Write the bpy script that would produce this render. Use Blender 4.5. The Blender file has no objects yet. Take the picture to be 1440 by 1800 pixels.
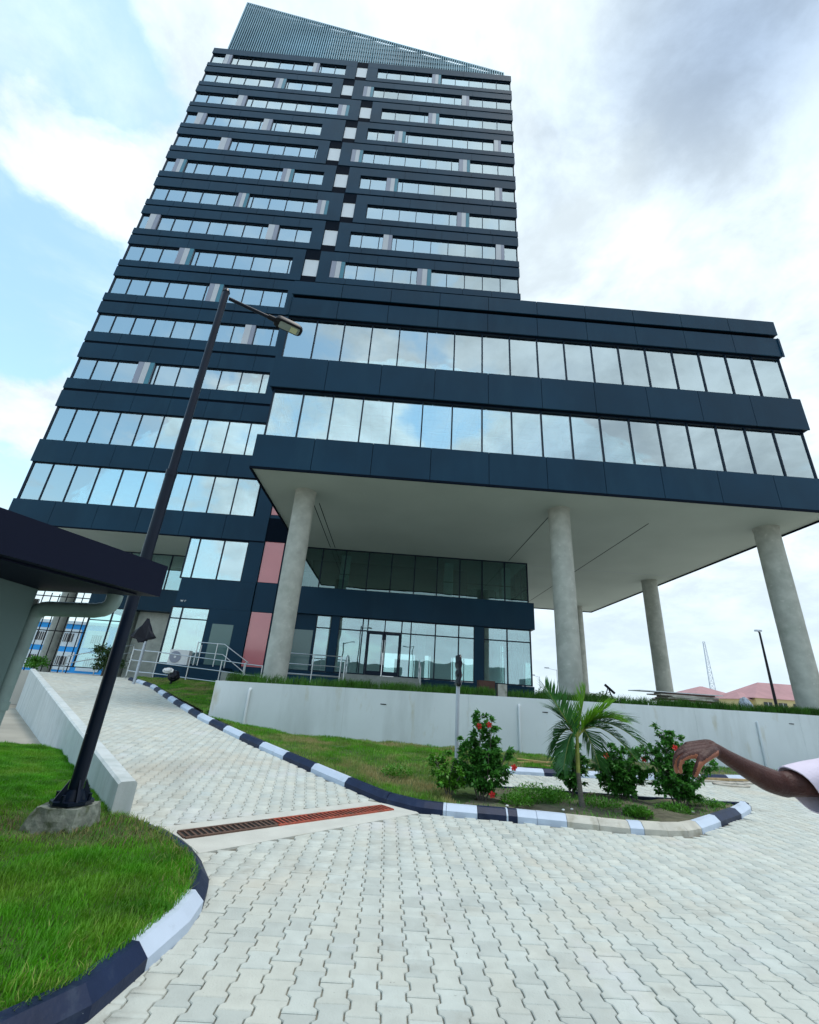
import bpy, bmesh, math, random
import numpy as np
from mathutils import Vector, Matrix

random.seed(7)
rng = np.random.default_rng(7)
scene = bpy.context.scene
COL = scene.collection
R = math.radians

# ------------------------------------------------------------------ camera
cam = bpy.data.cameras.new('camera')
cam.sensor_fit = 'HORIZONTAL'
cam.sensor_width = 36.0
cam.lens = 36.0 * 777.98 / 1440.0
cam.clip_start = 0.05
cam.clip_end = 3000
co = bpy.data.objects.new('camera', cam)
COL.objects.link(co)
right = Vector((0.99688, -0.04644, 0.06388)); up = Vector((-0.07676, -0.37953, 0.92199)); fwd = Vector((0.01857, 0.92401, 0.38191))
m3 = Matrix((right, up, -fwd)).transposed()
co.matrix_world = Matrix.Translation((0, 0, 1.6)) @ m3.to_4x4()
scene.camera = co

# ------------------------------------------------------------------ sky, sun, exposure
SUN_EL, SUN_AZ = 78.0, 88.0      # azimuth clockwise from +Y
w = bpy.data.worlds.new('World'); scene.world = w; w.use_nodes = True
nt = w.node_tree; nt.nodes.clear()
def N(t, **k):
    n = nt.nodes.new(t)
    for a, b in k.items(): setattr(n, a, b)
    return n
def LK(a, b): nt.links.new(a, b)
out = N('ShaderNodeOutputWorld'); bg = N('ShaderNodeBackground'); LK(bg.outputs[0], out.inputs[0])
bg.inputs[1].default_value = 0.1
sky = N('ShaderNodeTexSky', sky_type='NISHITA'); sky.sun_disc = False
sky.sun_elevation = R(SUN_EL); sky.sun_rotation = R(SUN_AZ); sky.air_density = 1.0; sky.dust_density = 1.2; sky.altitude = 30
tc = N('ShaderNodeTexCoord')
sep = N('ShaderNodeSeparateXYZ'); LK(tc.outputs['Generated'], sep.inputs[0])
def MATH(op, a, b=None, c=None, clamp=False):
    n = N('ShaderNodeMath', operation=op); n.use_clamp = clamp
    for i, v in enumerate((a, b, c)):
        if v is None: continue
        if isinstance(v, (int, float)): n.inputs[i].default_value = v
        else: LK(v, n.inputs[i])
    return n.outputs[0]
def RAMP(x, a, b, lo=0.0, hi=1.0):
    n = N('ShaderNodeMapRange', interpolation_type='SMOOTHSTEP'); LK(x, n.inputs[0])
    n.inputs[1].default_value = a; n.inputs[2].default_value = b; n.inputs[3].default_value = lo; n.inputs[4].default_value = hi
    return n.outputs[0]
# cloud deck coordinates: the view direction projected on a flat layer
dz = MATH('ADD', MATH('ABSOLUTE', sep.outputs[2]), 0.28)
px_ = MATH('DIVIDE', sep.outputs[0], dz); py_ = MATH('DIVIDE', sep.outputs[1], dz)
cmb = N('ShaderNodeCombineXYZ'); LK(px_, cmb.inputs[0]); LK(py_, cmb.inputs[1]); cmb.inputs[2].default_value = 3.7
def NOISE(scale, detail, rough=0.55, off=(0, 0, 0), dist=0.0):
    mp = N('ShaderNodeMapping'); mp.inputs[1].default_value = off; LK(cmb.outputs[0], mp.inputs[0])
    n = N('ShaderNodeTexNoise'); n.inputs['Scale'].default_value = scale; n.inputs['Detail'].default_value = detail
    n.inputs['Roughness'].default_value = rough; n.inputs['Distortion'].default_value = dist
    LK(mp.outputs[0], n.inputs['Vector']); return n.outputs[0]
def PATCH(cx, cy, rad, amp):      # one bank of cloud (amp > 0) or one gap (amp < 0) on the cloud deck
    v = N('ShaderNodeVectorMath', operation='DISTANCE'); LK(cmb.outputs[0], v.inputs[0]); v.inputs[1].default_value = (cx, cy, 3.7)
    q = MATH('DIVIDE', v.outputs['Value'], rad); q = MATH('MULTIPLY', q, q); q = MATH('MULTIPLY', q, -1.0)
    return MATH('MULTIPLY', MATH('EXPONENT', q), amp)
def SUM(*a):
    r_ = a[0]
    for b_ in a[1:]: r_ = MATH('ADD', r_, b_)
    return r_
n_big = SUM(MATH('MULTIPLY', NOISE(1.15, 9, 0.56, (2.3, 1.1, 0), 0.15), 0.62), MATH('MULTIPLY', NOISE(4.2, 9, 0.60, (3.3, 6.1, 0), 0.25), 0.38))
# cloud cover: broken on the west side (-X), closing towards the east (+X)
cover = MATH('ADD', n_big, RAMP(px_, -1.3, 0.9, -0.045, 0.16))
cover = SUM(cover, PATCH(-0.44, 0.31, 0.09, -0.16), PATCH(-0.68, 0.61, 0.13, -0.20), PATCH(-0.86, 0.78, 0.10, -0.14), PATCH(-0.56, 0.43, 0.11, 0.12), PATCH(-0.98, 0.95, 0.16, 0.14), PATCH(-0.30, 0.28, 0.10, 0.10), PATCH(0.35, 0.45, 0.35, 0.08), PATCH(-0.35, -0.55, 0.25, -0.14), PATCH(0.1, -1.0, 0.12, -0.18))
cloud = RAMP(cover, 0.462, 0.560)
wisp = RAMP(NOISE(3.1, 8, 0.6, (5, 2, 0), 0.3), 0.42, 0.72, 0.0, 0.55)
cloud = MATH('MAXIMUM', cloud, wisp)
thick = RAMP(NOISE(0.9, 6, 0.5, (7.9, 4.2, 0), 0.1), 0.44, 0.66)
thick = MATH('MULTIPLY', MATH('ADD', MATH('MULTIPLY', thick, 0.55), SUM(PATCH(0.36, 0.25, 0.17, 0.85), PATCH(0.15, 0.40, 0.10, 0.35), PATCH(0.29, 0.50, 0.08, -0.4)), clamp=True), RAMP(cover, 0.52, 0.68))
fine = NOISE(4.5, 8, 0.6, (1, 9, 0), 0.2)
ccol = N('ShaderNodeMix', data_type='RGBA'); LK(thick, ccol.inputs[0])
ccol.inputs[6].default_value = (8.2, 9.4, 10.2, 1); ccol.inputs[7].default_value = (3.6, 4.8, 6.6, 1)
fm = N('ShaderNodeMix', data_type='RGBA', blend_type='MULTIPLY'); fm.inputs[0].default_value = 1.0
LK(ccol.outputs[2], fm.inputs[6])
fr = RAMP(fine, 0.32, 0.68, 0.76, 1.14); cf = N('ShaderNodeCombineColor'); [LK(fr, cf.inputs[i]) for i in range(3)]
LK(cf.outputs[0], fm.inputs[7])
blue = N('ShaderNodeMix', data_type='RGBA', blend_type='MULTIPLY'); blue.inputs[0].default_value = 1.0
LK(sky.outputs[0], blue.inputs[6]); blue.inputs[7].default_value = (3.1, 3.35, 2.75, 1)
mx = N('ShaderNodeMix', data_type='RGBA'); LK(cloud, mx.inputs[0]); LK(blue.outputs[2], mx.inputs[6]); LK(fm.outputs[2], mx.inputs[7])
# the air whitens towards the horizon
hz = N('ShaderNodeMix', data_type='RGBA'); LK(RAMP(sep.outputs[2], 0.0, 0.42, 0.85, 0.0), hz.inputs[0])
LK(mx.outputs[2], hz.inputs[6]); hz.inputs[7].default_value = (6.6, 8.0, 8.9, 1)
LK(hz.outputs[2], bg.inputs[0])

sl = bpy.data.lights.new('sun', 'SUN'); sl.energy = 1.5; sl.angle = R(12); sl.color = (1.0, 0.96, 0.90)
so = bpy.data.objects.new('sun', sl); COL.objects.link(so)
sd = Vector((math.sin(R(SUN_AZ)) * math.cos(R(SUN_EL)), math.cos(R(SUN_AZ)) * math.cos(R(SUN_EL)), math.sin(R(SUN_EL))))
so.rotation_euler = sd.to_track_quat('Z', 'Y').to_euler(); so.location = sd * 100
vs = scene.view_settings
vs.view_transform = 'Standard'; vs.look = 'None'; vs.exposure = 0.28; vs.gamma = 1.0; vs.use_curve_mapping = False
scene.cycles.max_bounces = 8; scene.cycles.transparent_max_bounces = 20; scene.cycles.diffuse_bounces = 4; scene.cycles.glossy_bounces = 4

# ------------------------------------------------------------------ materials
def new_mat(name):
    m = bpy.data.materials.new(name); m.use_nodes = True
    return m
def mat(name, color, rough=0.6, metal=0.0, var=0.12, scale=3.0, bump=0.0, bscale=40.0, spec=0.5, stains=None, attr=False, stretch=None, coat=0.0):
    """principled with procedural colour variation, optional stains (colour, scale, lo, hi) and fine relief"""
    m = new_mat(name); t = m.node_tree; b = t.nodes['Principled BSDF']
    b.inputs['Roughness'].default_value = rough; b.inputs['Metallic'].default_value = metal
    b.inputs['Specular IOR Level'].default_value = spec
    b.inputs['Coat Weight'].default_value = coat
    g = t.nodes.new('ShaderNodeNewGeometry')
    mp = t.nodes.new('ShaderNodeMapping'); t.links.new(g.outputs['Position'], mp.inputs[0])
    if stretch: mp.inputs[3].default_value = stretch
    n = t.nodes.new('ShaderNodeTexNoise'); n.inputs['Scale'].default_value = scale; n.inputs['Detail'].default_value = 6
    t.links.new(mp.outputs[0], n.inputs['Vector'])
    mr = t.nodes.new('ShaderNodeMapRange'); mr.inputs[1].default_value = 0.3; mr.inputs[2].default_value = 0.7
    mr.inputs[3].default_value = 1 - var; mr.inputs[4].default_value = 1 + var
    t.links.new(n.outputs[0], mr.inputs[0])
    mul = t.nodes.new('ShaderNodeVectorMath'); mul.operation = 'SCALE'; mul.inputs[0].default_value = color[:3]
    t.links.new(mr.outputs[0], mul.inputs['Scale']); cur = mul.outputs[0]
    if attr:
        a = t.nodes.new('ShaderNodeAttribute'); a.attribute_name = 'tone'
        mm = t.nodes.new('ShaderNodeVectorMath'); mm.operation = 'MULTIPLY'
        t.links.new(cur, mm.inputs[0]); t.links.new(a.outputs['Color'], mm.inputs[1]); cur = mm.outputs[0]
    for st in (stains or []):
        c2, sc, lo, hi = st[:4]
        n2 = t.nodes.new('ShaderNodeTexNoise'); n2.inputs['Scale'].default_value = sc; n2.inputs['Detail'].default_value = 8; n2.inputs['Roughness'].default_value = 0.62
        mp2 = t.nodes.new('ShaderNodeMapping'); t.links.new(g.outputs['Position'], mp2.inputs[0]); mp2.inputs[1].default_value = (sc, 3.1 * sc % 7, 1.7)
        if len(st) > 4: mp2.inputs[3].default_value = st[4]
        t.links.new(mp2.outputs[0], n2.inputs['Vector'])
        r2 = t.nodes.new('ShaderNodeMapRange'); r2.inputs[1].default_value = lo; r2.inputs[2].default_value = hi; t.links.new(n2.outputs[0], r2.inputs[0])
        mi = t.nodes.new('ShaderNodeMix'); mi.data_type = 'RGBA'; t.links.new(r2.outputs[0], mi.inputs[0])
        t.links.new(cur, mi.inputs[6]); mi.inputs[7].default_value = (*c2, 1); cur = mi.outputs[2]
    t.links.new(cur, b.inputs['Base Color'])
    if bump > 0:
        n3 = t.nodes.new('ShaderNodeTexNoise'); n3.inputs['Scale'].default_value = bscale; n3.inputs['Detail'].default_value = 5
        t.links.new(g.outputs['Position'], n3.inputs['Vector'])
        bp = t.nodes.new('ShaderNodeBump'); bp.inputs['Strength'].default_value = bump; bp.inputs['Distance'].default_value = 0.01
        t.links.new(n3.outputs[0], bp.inputs['Height']); t.links.new(bp.outputs[0], b.inputs['Normal'])
    return m
def glass_mat(name, tint, base_refl, refl_col=(0.92, 0.97, 1.0), wob=0.012, wscale=0.55):
    m = new_mat(name); t = m.node_tree; t.nodes.clear()
    o = t.nodes.new('ShaderNodeOutputMaterial'); mixs = t.nodes.new('ShaderNodeMixShader')
    tr = t.nodes.new('ShaderNodeBsdfTransparent'); tr.inputs[0].default_value = (*tint, 1)
    gl = t.nodes.new('ShaderNodeBsdfGlossy'); gl.inputs['Roughness'].default_value = 0.0; gl.inputs['Color'].default_value = (*refl_col, 1)
    f = t.nodes.new('ShaderNodeFresnel'); f.inputs[0].default_value = 1.52
    mr = t.nodes.new('ShaderNodeMapRange'); mr.inputs[3].default_value = base_refl; mr.inputs[4].default_value = 1.0
    t.links.new(f.outputs[0], mr.inputs[0]); t.links.new(mr.outputs[0], mixs.inputs[0])
    g = t.nodes.new('ShaderNodeNewGeometry'); n = t.nodes.new('ShaderNodeTexNoise'); n.inputs['Scale'].default_value = wscale; n.inputs['Detail'].default_value = 2
    t.links.new(g.outputs['Position'], n.inputs['Vector'])
    bp = t.nodes.new('ShaderNodeBump'); bp.inputs['Strength'].default_value = 1.0; bp.inputs['Distance'].default_value = wob
    t.links.new(n.outputs[0], bp.inputs['Height']); t.links.new(bp.outputs[0], gl.inputs['Normal'])
    t.links.new(tr.outputs[0], mixs.inputs[1]); t.links.new(gl.outputs[0], mixs.inputs[2]); t.links.new(mixs.outputs[0], o.inputs[0])
    return m
def leaf_mat(name, color, rough=0.45, trans=0.25, var=0.35, scale=9.0, c2=None, lo=0.45, hi=0.65, sc2=1.2):
    m = mat(name, color, rough, 0, var, scale, stains=[(c2, sc2, lo, hi)] if c2 else None)
    t = m.node_tree; b = t.nodes['Principled BSDF']; o = t.nodes['Material Output']
    src = b.inputs['Base Color'].links[0].from_socket
    tl = t.nodes.new('ShaderNodeBsdfTranslucent'); mxs = t.nodes.new('ShaderNodeMixShader'); mxs.inputs[0].default_value = trans
    t.links.new(src, tl.inputs[0]); t.links.new(b.outputs[0], mxs.inputs[1]); t.links.new(tl.outputs[0], mxs.inputs[2]); t.links.new(mxs.outputs[0], o.inputs[0])
    return m

M = {}
M['clad'] = mat('composite_cladding', (0.0035, 0.033, 0.067), 0.42, 0.0, 0.16, 0.35, spec=0.17, stains=[((0.008, 0.044, 0.080), 0.9, 0.5, 0.8, (1, 1, 0.25))])
M['clad_back'] = mat('cladding_backing', (0.002, 0.006, 0.014), 0.7, 0, 0.1, spec=0.06)
M['frame'] = mat('dark_window_frame', (0.006, 0.016, 0.034), 0.4, 0.0, 0.1, spec=0.2)
M['glass'] = glass_mat('reflective_glass', (0.66, 0.86, 0.88), 0.52, (0.86, 0.98, 1.0), wob=0.004)
M['glass_low'] = glass_mat('clear_glass', (0.74, 0.92, 0.90), 0.30, (0.82, 0.96, 1.0), wob=0.006)
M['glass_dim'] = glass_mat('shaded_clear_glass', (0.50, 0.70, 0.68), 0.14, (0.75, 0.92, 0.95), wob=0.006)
M['glass_teal'] = glass_mat('teal_spandrel_glass', (0.02, 0.05, 0.05), 0.22)
M['pink'] = mat('pink_spandrel_glass', (0.62, 0.17, 0.19), 0.12, 0, 0.05, 0.8, spec=0.9, coat=0.6)
M['teal_panel'] = mat('teal_panel', (0.05, 0.13, 0.13), 0.12, 0, 0.1, 0.8, spec=0.9)
M['pier_light'] = mat('pale_grey_pier', (0.50, 0.52, 0.56), 0.4, 0, 0.05, 0.8)
M['pier_mid'] = mat('lilac_grey_pier', (0.27, 0.29, 0.37), 0.4, 0, 0.05, 0.8)
M['pier_blue'] = mat('blue_teal_pier', (0.06, 0.20, 0.26), 0.25, 0.2, 0.08, 0.8)
M['white_sq'] = mat('pale_square_panel', (0.66, 0.70, 0.74), 0.18, 0, 0.04, 0.8, spec=0.7)
M['soffit'] = mat('soffit_render', (0.37, 0.42, 0.38), 0.75, 0, 0.05, 0.5)
M['interior'] = mat('interior_wall', (0.66, 0.69, 0.68), 0.7, 0, 0.1, 0.4)
M['ceiling'] = mat('interior_ceiling', (0.78, 0.80, 0.80), 0.8, 0, 0.04, 0.7)
M['ceil_light'] = mat('ceiling_light_panel', (0.9, 0.9, 0.9), 0.5, 0, 0.02)
M['int_dark'] = mat('interior_dark', (0.07, 0.075, 0.08), 0.8, 0, 0.3, 0.7)
M['concrete'] = mat('column_concrete', (0.40, 0.41, 0.37), 0.8, 0, 0.16, 2.6, bump=0.25, bscale=22, stains=[((0.30, 0.32, 0.28), 1.3, 0.5, 0.75), ((0.50, 0.50, 0.46), 6.0, 0.60, 0.72)])
M['louvre'] = mat('galvanised_louvre', (0.22, 0.36, 0.43), 0.38, 0.4, 0.35, 0.16, stains=[((0.26, 0.40, 0.46), 0.10, 0.48, 0.62)])
M['wall_paint'] = mat('white_wall_paint', (0.66, 0.71, 0.73), 0.8, 0, 0.05, 0.7, bump=0.08, bscale=18, stains=[((0.47, 0.51, 0.51), 0.9, 0.48, 0.8, (1, 1, 0.22)), ((0.50, 0.48, 0.38), 2.2, 0.60, 0.8, (1, 1, 0.3))])
M['parapet'] = mat('weathered_parapet_render', (0.58, 0.62, 0.62), 0.8, 0, 0.06, 1.6, bump=0.2, bscale=30, stains=[((0.40, 0.46, 0.45), 1.3, 0.46, 0.72, (2.2, 2.2, 0.35)), ((0.50, 0.53, 0.52), 5.0, 0.5, 0.7)])
M['render_grey'] = mat('grey_wall_render', (0.11, 0.17, 0.17), 0.8, 0, 0.08, 1.1, bump=0.12, bscale=26)
M['paver'] = mat('concrete_paver', (0.51, 0.535, 0.49), 0.85, 0, 0.07, 7.0, bump=0.35, bscale=70, attr=True,
                 stains=[((0.55, 0.49, 0.39), 0.55, 0.54, 0.85), ((0.33, 0.33, 0.29), 2.6, 0.58, 0.85), ((0.60, 0.61, 0.62), 0.9, 0.58, 0.8), ((0.30, 0.29, 0.25), 0.28, 0.60, 0.95), ((0.26, 0.26, 0.23), 24.0, 0.68, 0.74)])
M['sand'] = mat('joint_sand', (0.20, 0.19, 0.155), 0.95, 0, 0.35, 9.0, bump=0.3)
M['ground'] = mat('bare_ground', (0.33, 0.31, 0.26), 0.95, 0, 0.2, 0.5)
M['platform_paving'] = mat('pale_forecourt_paving', (0.46, 0.45, 0.41), 0.9, 0, 0.1, 0.8, bump=0.2)
M['apron'] = mat('drain_concrete', (0.55, 0.55, 0.50), 0.85, 0, 0.08, 3.0, bump=0.3, stains=[((0.45, 0.42, 0.34), 3.0, 0.58, 0.75)])
M['kerb_black'] = mat('black_kerb_paint', (0.010, 0.020, 0.055), 0.5, 0, 0.25, 4, bump=0.2, spec=0.25, stains=[((0.45, 0.50, 0.55), 26.0, 0.72, 0.735), ((0.030, 0.045, 0.08), 5.0, 0.56, 0.7)])
M['kerb_white'] = mat('white_kerb_paint', (0.50, 0.58, 0.70), 0.6, 0, 0.06, 3, bump=0.2, stains=[((0.74, 0.76, 0.78), 22.0, 0.70, 0.72), ((0.36, 0.42, 0.50), 4.0, 0.60, 0.8)])
M['kerb_bare'] = mat('bare_kerb_concrete', (0.50, 0.48, 0.42), 0.85, 0, 0.12, 5, bump=0.4, stains=[((0.32, 0.29, 0.22), 4.0, 0.52, 0.72)])
M['rust'] = mat('rusty_brown_grate', (0.13, 0.075, 0.055), 0.8, 0.2, 0.3, 12, bump=0.3)
M['redox'] = mat('red_oxide_grate', (0.40, 0.085, 0.050), 0.6, 0.1, 0.25, 12, stains=[((0.18, 0.09, 0.06), 9.0, 0.52, 0.7)])
M['void'] = mat('drain_channel', (0.012, 0.011, 0.010), 0.9, 0, 0.2)
M['pole'] = mat('dark_pole_paint', (0.004, 0.009, 0.022), 0.36, 0.0, 0.2, 3, stains=[((0.62, 0.64, 0.66), 16.0, 0.715, 0.735)], spec=0.2)
M['black_metal'] = mat('black_metal', (0.006, 0.007, 0.012), 0.45, 0.0, 0.2, spec=0.2)
M['steel'] = mat('brushed_steel', (0.60, 0.62, 0.64), 0.28, 0.9, 0.06)
M['galv'] = mat('galvanised_post', (0.46, 0.50, 0.56), 0.45, 0.5, 0.1, 5)
M['fascia'] = mat('dark_fascia', (0.0035, 0.006, 0.020), 0.55, 0, 0.1, 1.0, spec=0.12)
M['pipe'] = mat('grey_pipe', (0.20, 0.28, 0.27), 0.45, 0, 0.08, 2, stains=[((0.14, 0.19, 0.19), 3.0, 0.5, 0.75)])
M['pvc'] = mat('white_pipe', (0.62, 0.66, 0.68), 0.4, 0, 0.05)
M['rock'] = mat('rough_concrete', (0.20, 0.22, 0.19), 0.95, 0, 0.35, 9, bump=0.9, bscale=18, stains=[((0.08, 0.10, 0.06), 7.0, 0.5, 0.65)])
M['soil'] = mat('dark_soil', (0.10, 0.095, 0.06), 0.95, 0, 0.4, 6, bump=0.8, bscale=30, stains=[((0.20, 0.17, 0.11), 2.5, 0.52, 0.7), ((0.05, 0.10, 0.025), 1.6, 0.52, 0.66)])
M['lawn_soil'] = mat('lawn_soil', (0.045, 0.085, 0.015), 0.95, 0, 0.4, 5, bump=0.8, bscale=30)
M['grass'] = leaf_mat('lawn_grass', (0.085, 0.33, 0.008), 0.6, 0.45, 0.40, 2.6, c2=(0.20, 0.40, 0.03), lo=0.46, hi=0.7, sc2=1.4)
M['grass_dry'] = leaf_mat('dry_grass', (0.12, 0.34, 0.018), 0.6, 0.38, 0.4, 2.0, c2=(0.44, 0.37, 0.16), lo=0.47, hi=0.63, sc2=0.75)
M['straw2'] = leaf_mat('yellowed_grass', (0.24, 0.34, 0.06), 0.7, 0.35, 0.4, 6.0, c2=(0.34, 0.30, 0.12), lo=0.5, hi=0.65, sc2=2.0)
M['turf'] = leaf_mat('wall_turf', (0.045, 0.15, 0.010), 0.6, 0.35, 0.4, 2.6)
M['straw'] = leaf_mat('straw_grass', (0.20, 0.17, 0.075), 0.7, 0.25, 0.35, 6.0, c2=(0.07, 0.12, 0.02), lo=0.5, hi=0.62, sc2=2.5)
M['hibiscus'] = leaf_mat('hibiscus_leaf', (0.060, 0.22, 0.032), 0.36, 0.42, 0.5, 16.0)
M['weed'] = leaf_mat('weed_leaf', (0.085, 0.27, 0.02), 0.45, 0.3, 0.4, 12.0)
M['palm'] = leaf_mat('palm_leaflet', (0.042, 0.15, 0.035), 0.34, 0.32, 0.35, 5.0)
M['palm_young'] = leaf_mat('young_palm_leaflet', (0.15, 0.36, 0.02), 0.4, 0.35, 0.3, 5.0)
M['bark'] = mat('grey_bark', (0.13, 0.12, 0.10), 0.85, 0, 0.3, 12, bump=0.4, stretch=(1, 1, 6))
M['crownshaft'] = mat('yellow_green_crownshaft', (0.24, 0.27, 0.05), 0.5, 0, 0.2, 8)
M['flower'] = leaf_mat('red_petal', (0.62, 0.030, 0.025), 0.5, 0.25, 0.15, 10)
M['skin'] = mat('dark_skin', (0.062, 0.023, 0.019), 0.50, 0, 0.28, 14, bump=0.35, bscale=150, spec=0.32, stains=[((0.10, 0.045, 0.032), 22.0, 0.55, 0.8)])
M['palm_skin'] = mat('palm_skin', (0.34, 0.12, 0.065), 0.45, 0, 0.15, 14, bump=0.1, bscale=90)
M['shirt'] = mat('pale_pink_cotton', (0.66, 0.58, 0.68), 0.85, 0, 0.04, 5, bump=0.25, bscale=60)
M['trousers'] = mat('dark_trousers', (0.02, 0.022, 0.03), 0.85, 0, 0.1, 5)
M['hair'] = mat('black_hair', (0.01, 0.009, 0.008), 0.7, 0, 0.2)
M['bag'] = mat('black_plastic_bag', (0.004, 0.005, 0.014), 0.35, 0, 0.2, spec=0.28)
M['white'] = mat('white_plastic', (0.72, 0.73, 0.74), 0.5, 0, 0.05)
M['brown'] = mat('brown_board', (0.085, 0.035, 0.025), 0.7, 0, 0.2)
M['board'] = mat('pale_board', (0.50, 0.46, 0.40), 0.8, 0, 0.2, 4)
M['red_roof'] = mat('faded_red_roof', (0.36, 0.19, 0.20), 0.7, 0, 0.12, 0.5)
M['yellow_wall'] = mat('cream_yellow_wall', (0.60, 0.52, 0.27), 0.8, 0, 0.08, 0.5)
M['blue_wall'] = mat('bright_blue_wall', (0.02, 0.33, 0.80), 0.7, 0, 0.08, 0.5)
M['pale_wall'] = mat('pale_blue_white_wall', (0.62, 0.70, 0.76), 0.7, 0, 0.05, 0.5)
M['step'] = mat('step_concrete', (0.30, 0.32, 0.30), 0.8, 0, 0.12, 3)
M['perimeter'] = mat('perimeter_wall', (0.20, 0.26, 0.26), 0.85, 0, 0.2, 0.3)
M['foliage'] = leaf_mat('tree_foliage', (0.04, 0.09, 0.02), 0.5, 0.25, 0.4, 1.5)

# ------------------------------------------------------------------ building blocks
WP = {}
def link(name, me, loc=(0, 0, 0), parent=None):
    o = bpy.data.objects.new(name, me); COL.objects.link(o)
    WP[o.name] = Vector(loc)
    if parent is not None:
        o.parent = parent; o.location = Vector(loc) - WP[parent.name]
    else: o.location = loc
    return o
def tag(o, label=None, cat=None, group=None, kind=None):
    if label: o['label'] = label
    if cat: o['category'] = cat
    if group: o['group'] = group
    if kind: o['kind'] = kind
    return o
def thing(name, loc, label, cat, group=None):
    return tag(link(name, None, loc), label, cat, group)

class MB:
    """collects shapes into one mesh"""
    def __init__(s): s.v = []; s.f = []; s.mi = []
    def add(s, vs, fs, mi=0):
        b = len(s.v); s.v += [tuple(v) for v in vs]; s.f += [tuple(i + b for i in f) for f in fs]; s.mi += [mi] * len(fs); return s
    def box(s, x0, x1, y0, y1, z0, z1, mi=0):
        return s.add([(x0, y0, z0), (x1, y0, z0), (x1, y1, z0), (x0, y1, z0), (x0, y0, z1), (x1, y0, z1), (x1, y1, z1), (x0, y1, z1)],
                     [(0, 3, 2, 1), (4, 5, 6, 7), (0, 1, 5, 4), (1, 2, 6, 5), (2, 3, 7, 6), (3, 0, 4, 7)], mi)
    def prism(s, poly, z0, z1, mi=0):
        n = len(poly); a = [(p[0], p[1], z0 if len(p) < 3 else z0) for p in poly]; b = [(p[0], p[1], z1) for p in poly]
        fs = [tuple(range(n - 1, -1, -1)), tuple(range(n, 2 * n))] + [(i, (i + 1) % n, n + (i + 1) % n, n + i) for i in range(n)]
        return s.add(a + b, fs, mi)
    def bar(s, p, q, w, h=None, mi=0):
        h = h or w; p = Vector(p); q = Vector(q); d = (q - p).normalized()
        u = d.cross(Vector((0, 0, 1)));
        if u.length < 1e-3: u = Vector((1, 0, 0))
        u.normalize(); v = u.cross(d).normalized()
        vs = []
        for c in (p, q):
            for a, b in ((-1, -1), (1, -1), (1, 1), (-1, 1)): vs.append(c + u * a * w / 2 + v * b * h / 2)
        return s.add(vs, [(0, 3, 2, 1), (4, 5, 6, 7), (0, 1, 5, 4), (1, 2, 6, 5), (2, 3, 7, 6), (3, 0, 4, 7)], mi)
    def tube(s, pts, r, n=10, mi=0, cap=True):
        pts = [Vector(p) for p in pts]; rs = r if isinstance(r, (list, tuple)) else [r] * len(pts)
        vs = []; u = None
        for i, p in enumerate(pts):
            d = (pts[min(i + 1, len(pts) - 1)] - pts[max(i - 1, 0)]).normalized()
            if u is None:
                u = d.cross(Vector((0, 0, 1)))
                if u.length < 1e-3: u = d.cross(Vector((0, 1, 0)))
            u = (u - d * u.dot(d)).normalized(); v = d.cross(u)
            for k in range(n):
                a = 2 * math.pi * k / n; vs.append(p + (u * math.cos(a) + v * math.sin(a)) * rs[i])
        fs = [(i * n + k, i * n + (k + 1) % n, (i + 1) * n + (k + 1) % n, (i + 1) * n + k) for i in range(len(pts) - 1) for k in range(n)]
        if cap: fs += [tuple(range(n - 1, -1, -1)), tuple(range((len(pts) - 1) * n, len(pts) * n))]
        return s.add(vs, fs, mi)
    def lathe(s, c, prof, n=16, mi=0):
        return s.tube([(c[0], c[1], c[2] + z) for r, z in prof], [max(r, 1e-4) for r, z in prof], n, mi)
    def build(s, name, m, parent=None, loc=None, smooth=False, shift=True):
        me = bpy.data.meshes.new(name)
        base = Vector(loc) if loc is not None else (WP[parent.name].copy() if parent is not None else Vector((0, 0, 0)))
        vs = [(v[0] - base[0], v[1] - base[1], v[2] - base[2]) for v in s.v] if shift else s.v
        me.from_pydata(vs, [], s.f)
        for mm in (m if isinstance(m, (list, tuple)) else [m]): me.materials.append(mm)
        if any(s.mi): me.polygons.foreach_set('material_index', s.mi)
        if smooth:
            me.polygons.foreach_set('use_smooth', [True] * len(me.polygons))
            me.set_sharp_from_angle(angle=R(42))
        me.update()
        return link(name, me, base, parent)
_bc = {}
def boxo(name, x0, x1, y0, y1, z0, z1, m, parent=None, bevel=0.0):
    """one box object whose mesh is shared between boxes of the same size and material"""
    key = (round(x1 - x0, 3), round(y1 - y0, 3), round(z1 - z0, 3), m.name, bevel)
    c = ((x0 + x1) / 2, (y0 + y1) / 2, (z0 + z1) / 2)
    if key not in _bc:
        b = MB().box(-key[0] / 2, key[0] / 2, -key[1] / 2, key[1] / 2, -key[2] / 2, key[2] / 2)
        me = bpy.data.meshes.new(name); me.from_pydata(b.v, [], b.f); me.materials.append(m); me.update()
        if bevel:
            bm = bmesh.new(); bm.from_mesh(me); bmesh.ops.bevel(bm, geom=bm.edges[:], offset=bevel, segments=1, affect='EDGES'); bm.to_mesh(me); bm.free()
        _bc[key] = me
    return link(name, _bc[key], c, parent)
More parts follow.
